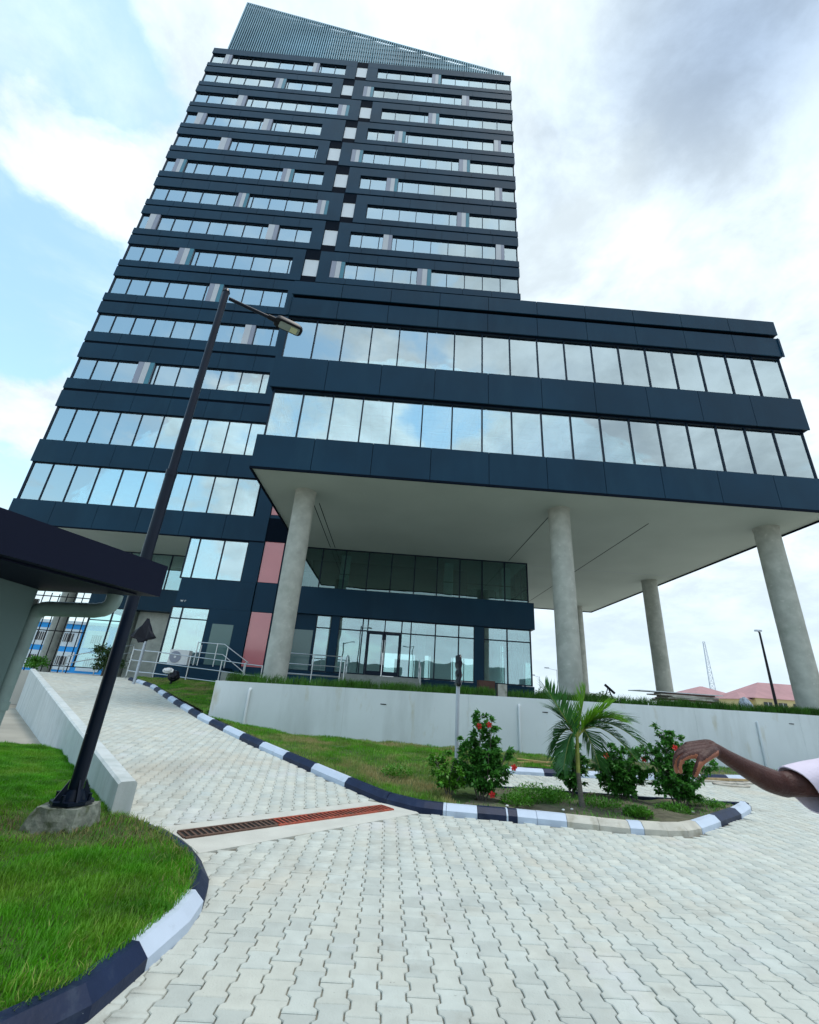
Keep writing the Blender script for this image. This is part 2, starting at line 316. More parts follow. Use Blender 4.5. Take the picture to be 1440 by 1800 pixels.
def np_mesh(name, verts, faces, m, parent=None, attr=None, kind=None, loc=(0, 0, 0)):
    """verts (N,3); faces (F,k) constant k"""
    me = bpy.data.meshes.new(name); nf, k = faces.shape
    me.vertices.add(len(verts)); me.vertices.foreach_set('co', np.asarray(verts, np.float32).ravel())
    me.loops.add(nf * k); me.loops.foreach_set('vertex_index', faces.astype(np.int32).ravel())
    me.polygons.add(nf); me.polygons.foreach_set('loop_start', np.arange(0, nf * k, k, dtype=np.int32))
    if attr is not None:
        a = me.attributes.new('tone', 'FLOAT_COLOR', 'POINT'); c = np.ones((len(verts), 4), np.float32); c[:, :3] = attr
        a.data.foreach_set('color', c.ravel())
    me.materials.append(m); me.update(calc_edges=True)
    o = link(name, me, loc, parent)
    if kind: o['kind'] = kind
    return o

def in_poly(P, poly):
    x, y = P[:, 0], P[:, 1]; c = np.zeros(len(P), bool); n = len(poly)
    for i in range(n):
        x0, y0 = poly[i][:2]; x1, y1 = poly[(i + 1) % n][:2]
        t = ((y0 > y) != (y1 > y)) & (x < (x1 - x0) * (y - y0) / (y1 - y0 + 1e-12) + x0); c ^= t
    return c

# ------------------------------------------------------------------ geometry of the place (metres, camera at x=0 y=0 z=1.6)
U = 15.6
FRONT = 15.6            # front plane of the wing
TOW = 25.38             # front plane of the tower
ENT = 25.77             # glazing plane of the entrance block
XL, XR = -6.05, 17.52   # wing
TL, TR = -23.33, 8.09   # tower
ZS = 9.49               # soffit
RN = Vector((-0.6, 0.8)); RP = Vector((0.21, 7.79)); RS = 0.07
def ramp_z(x, y):
    d = (x - RP.x) * RN.x + (y - RP.y) * RN.y
    return max(0.0, min((d - 0.55) * RS * 1.02, 1.5))

# ground sheets
g = MB(); g.add([(-900, -900, -0.03), (900, -900, -0.03), (900, 900, -0.03), (-900, 900, -0.03)], [(0, 1, 2, 3)])
tag(g.build('ground', M['ground']), kind='structure')
def wall_y(x): return 14.60 + 0.0873 * (x + 5.45)      # front face of the long retaining wall
tag(MB().prism([(-5.10, 14.82), (-5.10, 24.2), (-9.0, 24.2), (-9.0, 800), (800, 800), (800, wall_y(800) + .12), ], -0.02, 1.66).build('forecourt', M['platform_paving']), kind='structure')
tag(MB().prism([(-9.004, 24.2), (-13.6, 24.2), (-17.4, 24.0), (-70, 24.0), (-70, 800), (-9.004, 800)], -0.02, 1.50).build('courtyard', M['platform_paving']), kind='structure')

# ------------------------------------------------------------------ outlines on the ground
LK_PTS = [(-2.9, 1.2), (-2.05, 2.0), (-1.62, 2.62), (-1.36, 3.06), (-1.31, 3.40), (-1.24, 3.97), (-1.27, 4.31), (-1.36, 4.67), (-1.64, 5.18), (-2.03, 5.62), (-2.50, 5.98), (-2.88, 6.22)]
RK_PTS = [(-12.6, 23.56), (-10.5, 21.5), (-7.45, 17.15), (-5.27, 14.20), (-3.12, 11.66), (-1.7, 10.11), (-0.47, 8.79), (0.05, 8.24), (0.59, 7.78), (1.0, 7.69), (1.47, 7.64), (2.02, 7.59), (2.7, 7.48), (3.56, 7.33), (4.11, 7.33), (4.44, 7.41), (4.79, 7.62), (5.42, 8.13), (6.33, 8.87), (6.85, 9.35), (7.08, 9.62)]
IB_PTS = [(7.02, 9.70), (6.6, 9.66), (5.09, 9.62), (3.8, 9.68), (2.25, 9.72), (1.75, 10.2), (1.95, 11.2), (2.45, 12.0), (3.02, 12.2)]
K2_PTS = [(3.02, 12.2), (3.96, 12.24), (4.8, 12.3), (6.09, 12.55), (9.66, 13.55), (14, 14.75), (22, 16.6)]
LAWN_LEFT = LK_PTS + [(-2.95, 6.30), (-6.2, 10.2), (-9.5, 10.2), (-9.5, 1.2)]
ISLAND = RK_PTS[3:] + IB_PTS + K2_PTS[1:] + [(22, wall_y(22)), (-5.4, wall_y(-5.4))]
APRON = [(-2.50, 6.28), (-0.15, 8.30), (0.50, 8.00), (0.60, 7.72), (-1.76, 5.50), (-2.12, 5.92)]

# ------------------------------------------------------------------ pavers: dog-bone interlocking blocks laid in columns
PW, PL, PA = 0.170, 0.195, 0.013
def paver_geo():
    """vertices of one paver (12-corner outline: base ring, arris ring, top ring) and its quads"""
    g_ = 0.0048; w0 = PW / 2; L = PL / 2 - g_ * 0.6
    def ring(ins, z):
        wi, na = w0 + PA - g_ - ins, w0 - PA - g_ - ins; l = L - ins
        q, r = PL * 0.30, PL * 0.19
        pts = [(-wi, -l), (wi, -l), (wi, -q), (na, -r), (na, r), (wi, q), (wi, l), (-wi, l), (-wi, q), (-na, r), (-na, -r), (-wi, -q)]
        return [(x, y, z) for x, y in pts]
    v = np.array(ring(0, -0.03) + ring(0, -0.005) + ring(0.005, 0.0))
    f = [(k * 12 + i, k * 12 + (i + 1) % 12, (k + 1) * 12 + (i + 1) % 12, (k + 1) * 12 + i) for k in range(2) for i in range(12)]
    f += [(24 + a, 24 + b, 24 + c, 24 + d) for a, b, c, d in ((0, 1, 2, 11), (11, 2, 3, 10), (10, 3, 4, 9), (9, 4, 5, 8), (8, 5, 6, 7))]
    return v, np.array(f)
PV, PF = paver_geo()
# neighbouring columns are shifted by half a block so that wide ends meet narrow waists
def paver_centres(x0, x1, y0, y1):
    out_ = []
    for c in range(int(x0 / PW) - 1, int(x1 / PW) + 2):
        ys = np.arange(int(y0 / PL) - 1, int(y1 / PL) + 2) * PL + (PL / 2 if c % 2 else 0)
        out_.append(np.stack([np.full(len(ys), c * PW), ys], 1))
    P = np.concatenate(out_); return P[(P[:, 0] > x0) & (P[:, 0] < x1) & (P[:, 1] > y0) & (P[:, 1] < y1)]
def tones(n):
    t = rng.normal(1.0, 0.045, n); warm = rng.normal(0, 0.014, n)
    odd = rng.random(n) < 0.06; t[odd] *= rng.uniform(0.89, 0.96, odd.sum())
    return np.stack([t * (1 + warm), t, t * (1 - warm)], 1)
C_ = paver_centres(-3.2, 16.5, 1.6, 15.4)
dd = (C_[:, 0] - RP.x) * RN.x + (C_[:, 1] - RP.y) * RN.y
LIN = [(-2.9, 1.2), (-2.15, 2.1), (-1.75, 2.70), (-1.48, 3.10), (-1.42, 3.42), (-1.36, 3.95), (-1.39, 4.28), (-1.47, 4.62), (-1.70, 5.14), (-2.00, 5.62), (-2.41, 5.98), (-2.85, 6.22)] + LAWN_LEFT[-4:]
keep = ~in_poly(C_, LIN) & ~in_poly(C_, ISLAND) & ~in_poly(C_, APRON) & (dd < -0.05) | (~in_poly(C_, ISLAND) & (C_[:, 0] > 2.0) & (C_[:, 1] > 8.0))
keep &= C_[:, 1] < wall_y(C_[:, 0]) - 0.02
keep &= ~((C_[:, 0] > 7) & (C_[:, 1] > 14.5) & (C_[:, 1] > 4 + C_[:, 0]))
C_ = C_[keep]
near = np.argsort((C_[:, 1]) * 1.0 + 0.35 * np.abs(C_[:, 0] - 0.9) + 50 * (C_[:, 0] < -0.05 - 0.47 * (C_[:, 1] - 1.0)) + 50 * (C_[:, 1] < 3.0) + 50 * (C_[:, 0] > 0.78 * C_[:, 1] + 0.2))
pav = tag(MB().prism([(-4.0, 1.0), (17.5, 1.0), (17.5, 16.4), (-1.0, 14.9), (-1.4, 8.2), (-2.7, 6.6), (-4.0, 6.0)], -0.029, -0.016).build('pavement', M['sand']), kind='structure')
nidx = near[:300]; rest = np.setdiff1d(np.arange(len(C_)), nidx)
variants = []
for k in range(8):
    me = bpy.data.meshes.new('paver'); me.from_pydata(PV.tolist(), [], PF.tolist())
    a = me.attributes.new('tone', 'FLOAT_COLOR', 'POINT'); t_ = tones(1)[0]
    for d_ in a.data: d_.color = (*t_, 1)
    me.materials.append(M['paver']); me.update(); variants.append(me)
for i in nidx:
    o = link('paver', variants[int(rng.integers(8))], (C_[i, 0], C_[i, 1], float(rng.normal(0, 0.0012))), pav)
    o.rotation_euler = (float(rng.normal(0, 0.004)), float(rng.normal(0, 0.004)), float(rng.normal(0, 0.006)) + (math.pi if rng.random() < .5 else 0))
def paver_field(name, C, zf, rot, parent, org=(0, 0)):
    n = len(C); ca, sa = math.cos(rot), math.sin(rot)
    base = np.repeat(PV[None], n, 0).copy()
    tx, ty = rng.normal(0, 0.004, n), rng.normal(0, 0.004, n); jr = rng.normal(0, 0.006, n)
    x = base[:, :, 0] - jr[:, None] * base[:, :, 1]; y = base[:, :, 1] + jr[:, None] * base[:, :, 0]
    z = base[:, :, 2] + x * tx[:, None] + y * ty[:, None] + rng.normal(0, 0.0012, n)[:, None]
    X = C[:, 0:1] + x; Y = C[:, 1:2] + y
    X, Y = org[0] + ca * X - sa * Y, org[1] + sa * X + ca * Y
    Z = z + zf(X, Y)
    V = np.stack([X, Y, Z], 2).reshape(-1, 3)
    F = (PF[None] + (np.arange(n) * len(PV))[:, None, None]).reshape(-1, 4)
    return np_mesh(name, V, F, M['paver'], parent, attr=np.repeat(tones(n), len(PV), 0), kind='stuff')
paver_field('paver_field', C_[rest], lambda X, Y: 0 * X, 0, pav)
# ramp surface and its pavers, columns turned about 10 degrees
def rz(X, Y): return np.clip(((X - RP.x) * RN.x + (Y - RP.y) * RN.y - 0.55) * RS * 1.02, 0, 1.5)
rb = MB()
ra = [(0.40, 8.05), (-0.47, 8.79), (-1.7, 10.11), (-3.08, 11.69), (-5.09, 14.28), (-7.34, 17.22), (-10.5, 21.5), (-12.4, 23.9), (-13.7, 25.6)]
rl = [(-2.55, 6.0), (-3.1, 6.35), (-4.3, 7.9), (-5.9, 9.8), (-7.9, 12.2), (-10.1, 14.9), (-13.7, 19.3), (-16.6, 22.9), (-18.0, 24.6)]
for i in range(len(ra)):
    for p in (ra[i], rl[i]):
        rb.v.append((p[0], p[1], ramp_z(*p) - 0.018))
rb.f = [(2 * i, 2 * i + 1, 2 * i + 3, 2 * i + 2) for i in range(len(ra) - 1)]; rb.mi = [0] * len(rb.f)
ramp = tag(rb.build('ramp', M['sand']), kind='structure')
RAMP_POLY = ra + rl[::-1]
rot = R(9.8); Cr = paver_centres(-16, 6, -12, 22)
W_ = np.stack([0.2 + math.cos(rot) * Cr[:, 0] - math.sin(rot) * Cr[:, 1], 7.8 + math.sin(rot) * Cr[:, 0] + math.cos(rot) * Cr[:, 1]], 1)
k_ = in_poly(W_, RAMP_POLY) & ~in_poly(W_, APRON) & (((W_[:, 0] - RP.x) * RN.x + (W_[:, 1] - RP.y) * RN.y) > 0.10)
paver_field('paver_field', Cr[k_], rz, rot, ramp, (0.2, 7.8))

# drain: concrete apron with the slatted grate let into it
apr = MB().prism(APRON, -0.02, 0.004)
apr = tag(apr.build('drain_apron', M['apron']), kind='structure')
A0, A1 = Vector((-2.16, 6.01, 0.0)), Vector((0.14, 7.92, 0.0))
dv = (A1 - A0).normalized(); nv = Vector((-dv.y, dv.x, 0)); L = (A1 - A0).length; W2 = 0.135
gr = thing('drain_grate', tuple(A0), 'long slotted drain grate across the ramp foot, rusty brown at one end, red beyond', 'drain grate')
MB().bar(A0 + Vector((0, 0, 0.0062)), A1 + Vector((0, 0, 0.0062)), W2 * 2 - 0.03, 0.002).build('channel', M['void'], gr)
nb = 46; rust_n = 17
for sec, (k0, k1, mm) in enumerate(((0, rust_n, M['rust']), (rust_n, nb, M['redox']))):
    s0 = A0 + dv * (L * k0 / nb + 0.004); s1 = A0 + dv * (L * k1 / nb - 0.004)
    for sg in (-1, 1):
        MB().bar(s0 + nv * sg * W2 + Vector((0, 0, .012)), s1 + nv * sg * W2 + Vector((0, 0, .012)), 0.035, 0.018).build('grate_rail', mm, gr)
for k in range(nb + 1):
    c = A0 + dv * (L * k / nb); mm = M['rust'] if k <= rust_n else M['redox']
    MB().bar(c - nv * (W2 - .0185) + Vector((0, 0, .0115)), c + nv * (W2 - .0185) + Vector((0, 0, .0115)), 0.022, 0.015).build('grate_bar', mm, gr)

# ------------------------------------------------------------------ kerbs
KS = [(0, -0.02), (0, 0.065), (0.075, 0.135), (0.15, 0.138), (0.15, -0.02)]     # (inwards, up)
def kerb(name, pts, side, cuts, zf, label=None, sec=KS):
    """cuts: list of (length, material); the line is walked block by block"""
    par = tag(link(name, None, (pts[0][0], pts[0][1], zf(*pts[0]))), kind='structure')
    P = [Vector((p[0], p[1], 0)) for p in pts]
    S = [0]
    for a, b in zip(P, P[1:]): S.append(S[-1] + (b - a).length)
    def at(s):
        s = max(0, min(S[-1] - 1e-6, s)); i = max(j for j in range(len(S) - 1) if S[j] <= s)
        t = (s - S[i]) / (S[i + 1] - S[i]); return P[i].lerp(P[i + 1], t)
    def nrm(s):
        a, b = at(s - 0.12), at(s + 0.12); d = (b - a).normalized(); return Vector((-d.y, d.x, 0)) * side
    s = 0; i = 0
    while s < S[-1] - 0.05:
        ln, mm = cuts[i % len(cuts)]; e = min(S[-1], s + ln); i += 1
        ns = max(1, int(math.ceil((e - s) / 0.16))); mb = MB(); vs = []
        jz = random.uniform(-0.004, 0.004); jn = random.uniform(-0.004, 0.004)
        for k in range(ns + 1):
            q = s + 0.003 + (e - s - 0.006) * k / ns; c = at(q); n = nrm(q); z = zf(c.x, c.y)
            for (a, b) in sec: vs.append((c.x + n.x * (a + jn), c.y + n.y * (a + jn), z + b + jz))
        m_ = len(sec)
        fs = [(k * m_ + j, k * m_ + (j + 1) % m_, (k + 1) * m_ + (j + 1) % m_, (k + 1) * m_ + j) for k in range(ns) for j in range(m_)]
        fs += [tuple(range(m_)), tuple(range(ns * m_ + m_ - 1, ns * m_ - 1, -1))]
        if side > 0: fs = [f[::-1] for f in fs]
        mb.add(vs, fs); mb.build('kerb_block', mm, par)
        s = e
    return par
B_, W_k, C_k = M['kerb_black'], M['kerb_white'], M['kerb_bare']
KERB_L = [(1.0, B_), (1.0, B_), (0.88, B_), (0.80, W_k), (0.85, B_), (0.95, B_), (0.9, B_)]
kerb('lawn_kerb', LK_PTS, 1, KERB_L, lambda x, y: 0)
alt = [(0.93, W_k), (0.93, B_)] * 11
# ramp kerb from the top of the ramp down to the bend, then round the planting island
lens = []; tot = 0
seg = [(Vector(b) - Vector(a)).length for a, b in zip(RK_PTS, RK_PTS[1:])]
to_bend = sum(seg[:9])      # up to (1.0,7.69)
nblk = 20
lens = [(to_bend / nblk, (W_k, B_)[(k + 1) % 2]) for k in range(nblk - 1)] + [(to_bend / nblk - 0.05, B_), (0.05, W_k)]
lens += [(0.46, W_k), (0.42, B_), (0.03, W_k), (0.13, B_), (0.28, W_k), (0.42, W_k), (0.44, C_k), (0.42, C_k), (0.20, W_k), (0.34, C_k), (0.34, C_k), (0.40, C_k), (0.85, W_k), (1.10, B_), (0.45, W_k), (0.6, W_k)]
kerb('ramp_kerb', RK_PTS, 1, lens, lambda x, y: ramp_z(x, y) if x < 0.3 else 0)
kerb('back_kerb', IB_PTS, 1, [(0.9, B_)], lambda x, y: 0, sec=[(0, -0.02), (0, 0.09), (0.03, 0.12), (0.10, 0.12), (0.10, -0.02)])
kerb('wall_kerb', K2_PTS, 1, [(0.95, W_k), (0.9, B_), (1.0, W_k), (1.0, W_k), (0.9, W_k)], lambda x, y: 0)

# ------------------------------------------------------------------ walls
# long white retaining wall
wl = thing('retaining_wall', (-5.45, 14.6, 0), 'long low white-painted retaining wall under the columned wing', 'wall')
L2 = [(-5.45, 14.60), (-5.25, 14.602), ]
a0, a1 = Vector((-5.22, 14.62, 0)), Vector((30, wall_y(30), 0)); dw = (a1 - a0).normalized(); nw = Vector((-dw.y, dw.x, 0))
nsg = 9; step = (a1 - a0).length / nsg
def top_z(x): return 1.64 + max(0, min(1, (x + 5.45) / 9.3)) * 0.12 + max(0, min(1, (x - 3.9) / 11)) * 0.10
for k in range(nsg):
    p, q = a0 + dw * (step * k + 0.002), a0 + dw * (step * (k + 1) - 0.002); b = MB()
    vs = []
    for c in (p, q):
        for off, z in ((0, -0.1), (0.2, -0.1), (0.2, top_z(c.x)), (0, top_z(c.x))): vs.append((c.x + nw.x * off, c.y + nw.y * off, z))
    b.add(vs, [(0, 3, 2, 1), (4, 5, 6, 7), (0, 1, 5, 4), (1, 2, 6, 5), (2, 3, 7, 6), (3, 0, 4, 7)]); b.build('wall_panel', M['wall_paint'], wl)
MB().box(-5.22, -5.02, 14.84, 22.6, -0.1, 1.64).build('return_wall', M['wall_paint'], wl)
for px, pz0, pz1 in ((-4.17, 0.35, 1.46), (4.27, 0.05, 1.52), (12.68, 0.05, 1.50)):
    y = wall_y(px) - 0.045
    o = MB().tube([(px, y, pz0), (px, y, pz1 - 0.05), (px + 0.01, y + 0.02, pz1), (px + .01, y + .06, pz1 + .01)], 0.042, 10).build('drain_pipe', M['pvc'], None, (px, y, pz0), smooth=True)
    tag(o, {-4.17: 'white drain pipe on the white wall nearest its left end by the ramp', 4.27: 'white drain pipe on the wall between the covered sign post and the palm', 12.68: 'white drain pipe on the wall right of the bushes, above the pointing arm'}[px], 'pipe', 'drain pipes on the white retaining wall')
for px, pz in ((-0.10, 1.28), (5.15, 1.36), (14.0, 1.52)):
    MB().box(px - 0.09, px + 0.09, wall_y(px) - 0.012, wall_y(px) + 0.03, pz, pz + 0.025).build('weep_slot', M['clad_back'], wl)
# parapet wall along the left side of the ramp
pa = thing('ramp_parapet', (-2.90, 6.25, 0), 'weathered pale grey parapet wall along the left side of the block-paved ramp', 'parapet wall')
b = MB(); q0, q1 = Vector((-2.86, 6.20, 0)), Vector((-15.95, 22.0, 0)); dp = (q1 - q0).normalized(); npv = Vector((dp.y, -dp.x, 0))
if npv.x > 0: npv = -npv
for i in range(5):
    p = q0.lerp(q1, i / 4); q = q0.lerp(q1, (i + 1) / 4)
    if i == 4: break
    zz = [0.46 + (1.62 - 0.46) * t / 4 for t in (i, i + 1)]
    p = p + dp * 0.002; q = q - dp * 0.002
    m = MB(); vs = []
    for c, z in ((p, zz[0]), (q, zz[1])):
        ch = 0.025
        for off, zc in ((0, -0.1), (0.20, -0.1), (0.20, z - ch), (0.20 - ch, z), (ch, z), (0, z - ch)): vs.append((c.x + npv.x * off, c.y + npv.y * off, zc))
    fs = [(k, (k + 1) % 6, 6 + (k + 1) % 6, 6 + k) for k in range(6)] + [(5, 4, 3, 2, 1, 0), (6, 7, 8, 9, 10, 11)]
    m.add(vs, fs); o = m.build('wall_panel', M['parapet'], pa)
    bm = bmesh.new(); bm.from_mesh(o.data); bmesh.ops.recalc_face_normals(bm, faces=bm.faces); bm.to_mesh(o.data); bm.free()

# ------------------------------------------------------------------ lawns, soil and grass
def sheet(name, poly, zf, m, kind='structure', res=0.22):
    """a gently uneven ground sheet filling a polygon, with its edge turned down"""
    bm = bmesh.new(); pts = []
    n = len(poly)
    for i in range(n):
        a, b = Vector(poly[i][:2]), Vector(poly[(i + 1) % n][:2]); k = max(1, int((b - a).length / res))
        pts += [a.lerp(b, t / k) for t in range(k)]
    vs = [bm.verts.new((p.x, p.y, 0)) for p in pts]
    es = [bm.edges.new((vs[i], vs[(i + 1) % len(vs)])) for i in range(len(vs))]
    bmesh.ops.triangle_fill(bm, edges=es, use_beauty=True)
    for _ in range(2):
        long_e = [e for e in bm.edges if e.calc_length() > res * 2.2 and not e.is_boundary]
        if long_e: bmesh.ops.subdivide_edges(bm, edges=long_e, cuts=2)
        bmesh.ops.triangulate(bm, faces=bm.faces[:])
    for v in bm.verts: v.co.z = zf(v.co.x, v.co.y)
    bmesh.ops.recalc_face_normals(bm, faces=bm.faces)
    if sum(f.normal.z for f in bm.faces) < 0: bmesh.ops.reverse_faces(bm, faces=bm.faces)
    me = bpy.data.meshes.new(name); bm.to_mesh(me); bm.free(); me.materials.append(m)
    o = link(name, me); o['kind'] = kind; return o
def hum(x, y): return 0.02 * math.sin(3.1 * x + 1.7 * y) + 0.014 * math.sin(7.3 * x - 5.1 * y) + 0.01 * math.sin(13 * y + 4 * x)
def inset(poly, d):
    n = len(poly); res = []
    A = sum(poly[i][0] * poly[(i + 1) % n][1] - poly[(i + 1) % n][0] * poly[i][1] for i in range(n)); sg = 1 if A > 0 else -1
    for i in range(n):
        a, b, c = Vector(poly[i - 1][:2]), Vector(poly[i][:2]), Vector(poly[(i + 1) % n][:2])
        t = (c - a).normalized(); nn = Vector((-t.y, t.x)) * sg; res.append(tuple(b + nn * d))
    return res
def left_z(x, y): return 0.115 + hum(x, y) * 0.7 + 0.02 * max(0, -x - 2)
LL = [(p[0] - 0.0, p[1]) for p in inset(LK_PTS, 0)]
left_poly = [(-2.92, 1.35), (-2.15, 2.1), (-1.75, 2.70), (-1.50, 3.10), (-1.44, 3.42), (-1.38, 3.95), (-1.41, 4.28), (-1.49, 4.62), (-1.77, 5.10), (-2.14, 5.52), (-2.58, 5.87), (-2.95, 6.10), (-3.1, 6.40), (-6.2, 10.1), (-9.5, 10.1), (-9.5, 1.35)]
sheet('lawn_ground', left_poly, left_z, M['lawn_soil'])
# slope between ramp kerb and wall, and the planting island
kl = RK_PTS[:9]
def slope_z(x, y):
    # height above the nearest kerb point blended with the height at the wall base
    dk = 1e9
    for (ax_0, ay_0), (bx_0, by_0) in zip(RK_PTS[:14], RK_PTS[1:14]):
        ux, uy = bx_0 - ax_0, by_0 - ay_0; t_ = max(0, min(1, ((x - ax_0) * ux + (y - ay_0) * uy) / (ux * ux + uy * uy))); qx, qy = ax_0 + ux * t_, ay_0 + uy * t_
        d_ = math.hypot(qx - x, qy - y)
        if d_ < dk: dk, kx, ky = d_, qx, qy
    zk = (ramp_z(kx, ky) if kx < 0.3 else 0) + 0.115
    if x < -5.21: zw_, dw_ = 1.60 if y > 22.9 else zk + (1.60 - zk) * max(0, min(1, (y - 14.6) / 8.3)), 0.5 + max(0, 22.9 - y) * .3
    else:
        zw_ = 0.60 + (x + 5) * (-0.14) if x < -2.4 else (0.29 - (x + 2.4) * 0.022); zw_ = max(0.10, zw_); dw_ = max(0.02, wall_y(x) - y)
    t = dk / (dk + dw_); t = t * t * (3 - 2 * t)
    return zk * (1 - t) + zw_ * t + hum(x, y) * min(1, dk * 2) - 0.01
slope_poly = [(-12.45, 23.7), (-10.38, 21.6), (-7.22, 17.32), (-4.97, 14.38), (-2.98, 11.78), (-1.58, 10.22), (-0.36, 8.90), (0.16, 8.35), (0.66, 7.92), (1.1, 7.83), (1.6, 8.4), (1.75, 9.3), (1.65, 10.2), (1.85, 11.2), (2.4, 12.15), (3.0, 12.33), (3.96, 12.37), (5.2, 12.5), (5.25, 15.45), (-5.24, 14.55), (-5.27, 14.8), (-5.3, 24.15), (-12.3, 24.15)]
slope_poly = slope_poly[:-4] + [(5.25, wall_y(5.25) + .02), (-5.47, 14.62), (-5.47, 24.15), (-12.3, 24.15)]
sheet('lawn_ground', slope_poly, slope_z, M['lawn_soil'])
island_poly = [(1.1, 7.82), (1.5, 7.77), (2.04, 7.72), (2.72, 7.61), (3.58, 7.46), (4.08, 7.46), (4.38, 7.53), (4.70, 7.74), (5.33, 8.24), (6.22, 8.97), (6.72, 9.40), (6.6, 9.57), (5.09, 9.54), (3.8, 9.60), (2.2, 9.66), (1.74, 9.9), (1.74, 9.3), (1.6, 8.4)]
def isl_z(x, y): return 0.095 + hum(x * 1.3, y) * 0.8
sheet('planting_bed', island_poly, isl_z, M['soil'], res=0.16)
verge = [(5.25, 12.5), (6.09, 12.68), (9.66, 13.68), (14, 14.9), (21.5, 16.6), (21.5, wall_y(21.5) + .02), (5.25, wall_y(5.25) + .02)]
sheet('verge', verge, lambda x, y: 0.09 + hum(x, y) * .4, M['soil'])

def grass(name, poly, zf, dens, h0, h1, m, width=0.006, seed=1, mask=None, lean=0.5, parent=None):
    r = np.random.default_rng(seed); P = np.array([p[:2] for p in poly]); lo, hi = P.min(0), P.max(0)
    n = int(dens * np.prod(hi - lo)); Q = lo + r.random((n, 2)) * (hi - lo); Q = Q[in_poly(Q, poly)]
    if mask is not None: Q = Q[mask(Q, r)]
    n = len(Q); z = np.array([zf(x, y) for x, y in Q]) if n < 4000 else None
    if z is None:
        g = 0.06; cache = {}; z = np.empty(n); key = np.round(Q / g).astype(int)
        for i, (a, b) in enumerate(key):
            k = (a, b)
            if k not in cache: cache[k] = zf(a * g, b * g)
            z[i] = cache[k]
    clump = 0.75 + 0.5 * (np.sin(Q[:, 0] * 9 + np.sin(Q[:, 1] * 7) * 2) * np.sin(Q[:, 1] * 11 + 2) * .5 + .5)
    h = r.uniform(h0, h1, n) * clump; a = r.uniform(0, 2 * np.pi, n); ln = r.uniform(0.1, 1, n) * lean * h
    field = np.sin(Q[:, 0] * 2.1 + 1) + np.cos(Q[:, 1] * 1.7)
    a2 = a + 0.0; w_ = width * r.uniform(0.7, 1.3, n)
    lx, ly = np.cos(a) * ln + 0.15 * h * np.cos(field), np.sin(a) * ln + 0.15 * h * np.sin(field)
    sx, sy = -np.sin(a2) * w_ / 2, np.cos(a2) * w_ / 2
    V = np.empty((n, 5, 3)); x, y = Q[:, 0], Q[:, 1]
    V[:, 0] = np.stack([x - sx, y - sy, z - 0.01], 1); V[:, 1] = np.stack([x + sx, y + sy, z - 0.01], 1)
    V[:, 2] = np.stack([x + lx * .35 + sx * .8, y + ly * .35 + sy * .8, z + h * .6], 1); V[:, 3] = np.stack([x + lx * .35 - sx * .8, y + ly * .35 - sy * .8, z + h * .6], 1)
    V[:, 4] = np.stack([x + lx, y + ly, z + h * 0.95], 1)
    b = (np.arange(n) * 5)[:, None]
    F = np.concatenate([b + np.array([[0, 1, 2]]), b + np.array([[0, 2, 3]]), b + np.array([[3, 2, 4]])])
    o = np_mesh(name, V.reshape(-1, 3), F, m, parent, kind='stuff'); return o
def bare(Q, r):     # worn ground round the lamp footing
    d = np.hypot((Q[:, 0] + 2.9) / 1.25, (Q[:, 1] - 5.55) / 0.55); return r.random(len(Q)) < np.clip(d - 0.55, 0.10, 1)
g_left = [p for p in left_poly if True]
o = grass('lawn_grass', [(-2.88, 1.5), (-2.1, 2.12), (-1.70, 2.70), (-1.47, 3.10), (-1.41, 3.42), (-1.36, 3.95), (-1.38, 4.28), (-1.46, 4.64), (-1.74, 5.12), (-2.10, 5.55), (-2.55, 5.90), (-2.92, 6.12), (-3.1, 6.34), (-6.15, 10.0), (-7.4, 10.0), (-7.4, 1.5)], left_z, 8200, 0.022, 0.062, M['grass'], 0.0055, 3, bare, lean=1.0)
tag(o, 'thick bright green lawn inside the curved kerb at the foot of the lamp pole', 'grass')
LKA = np.array(LK_PTS)
def edge_band(Q, r):
    d = np.full(len(Q), 9.0)
    for a_, b_ in zip(LKA[:-1], LKA[1:]):
        u_ = b_ - a_; t_ = np.clip(((Q - a_) @ u_) / (u_ @ u_), 0, 1); d = np.minimum(d, np.hypot(*(Q - a_ - t_[:, None] * u_).T))
    return r.random(len(Q)) < np.clip(1.15 - d / 0.42, 0.03, 1) * (0.55 + 0.45 * np.sin(Q[:, 0] * 5 + Q[:, 1] * 3.3))
o = grass('dry_edge_grass', [(-2.88, 1.5), (-2.1, 2.12), (-1.70, 2.70), (-1.47, 3.10), (-1.41, 3.42), (-1.36, 3.95), (-1.38, 4.28), (-1.46, 4.64), (-1.74, 5.12), (-2.10, 5.55), (-2.55, 5.90), (-2.92, 6.12), (-4.5, 6.1), (-4.5, 1.5)], left_z, 2200, 0.03, 0.075, M['straw2'], 0.006, 33, edge_band, lean=1.2)
tag(o, 'yellowed longer grass blades along the inner edge of the curved lawn kerb', 'grass')
o = grass('dry_lawn_grass', slope_poly, slope_z, 1500, 0.03, 0.085, M['grass_dry'], 0.010, 5, lambda Q, r: (r.random(len(Q)) < 0.85) & ~((Q[:, 0] > 1.2) & (Q[:, 1] < 9.4)) & ((Q[:, 0] > -8) | (r.random(len(Q)) < .9)))
tag(o, 'patchy green and straw coloured grass sloping from the ramp kerb up to the white wall', 'grass')
o = grass('straw_tuft', [(-4.2, 4.95), (-2.15, 4.95), (-2.12, 5.45), (-2.55, 5.85), (-2.9, 6.08), (-4.2, 6.2)], left_z, 1500, 0.02, 0.06, M['straw'], 0.006, 8, lean=1.6)
tag(o, 'withered brown grass around the rough concrete footing of the lamp pole', 'grass')
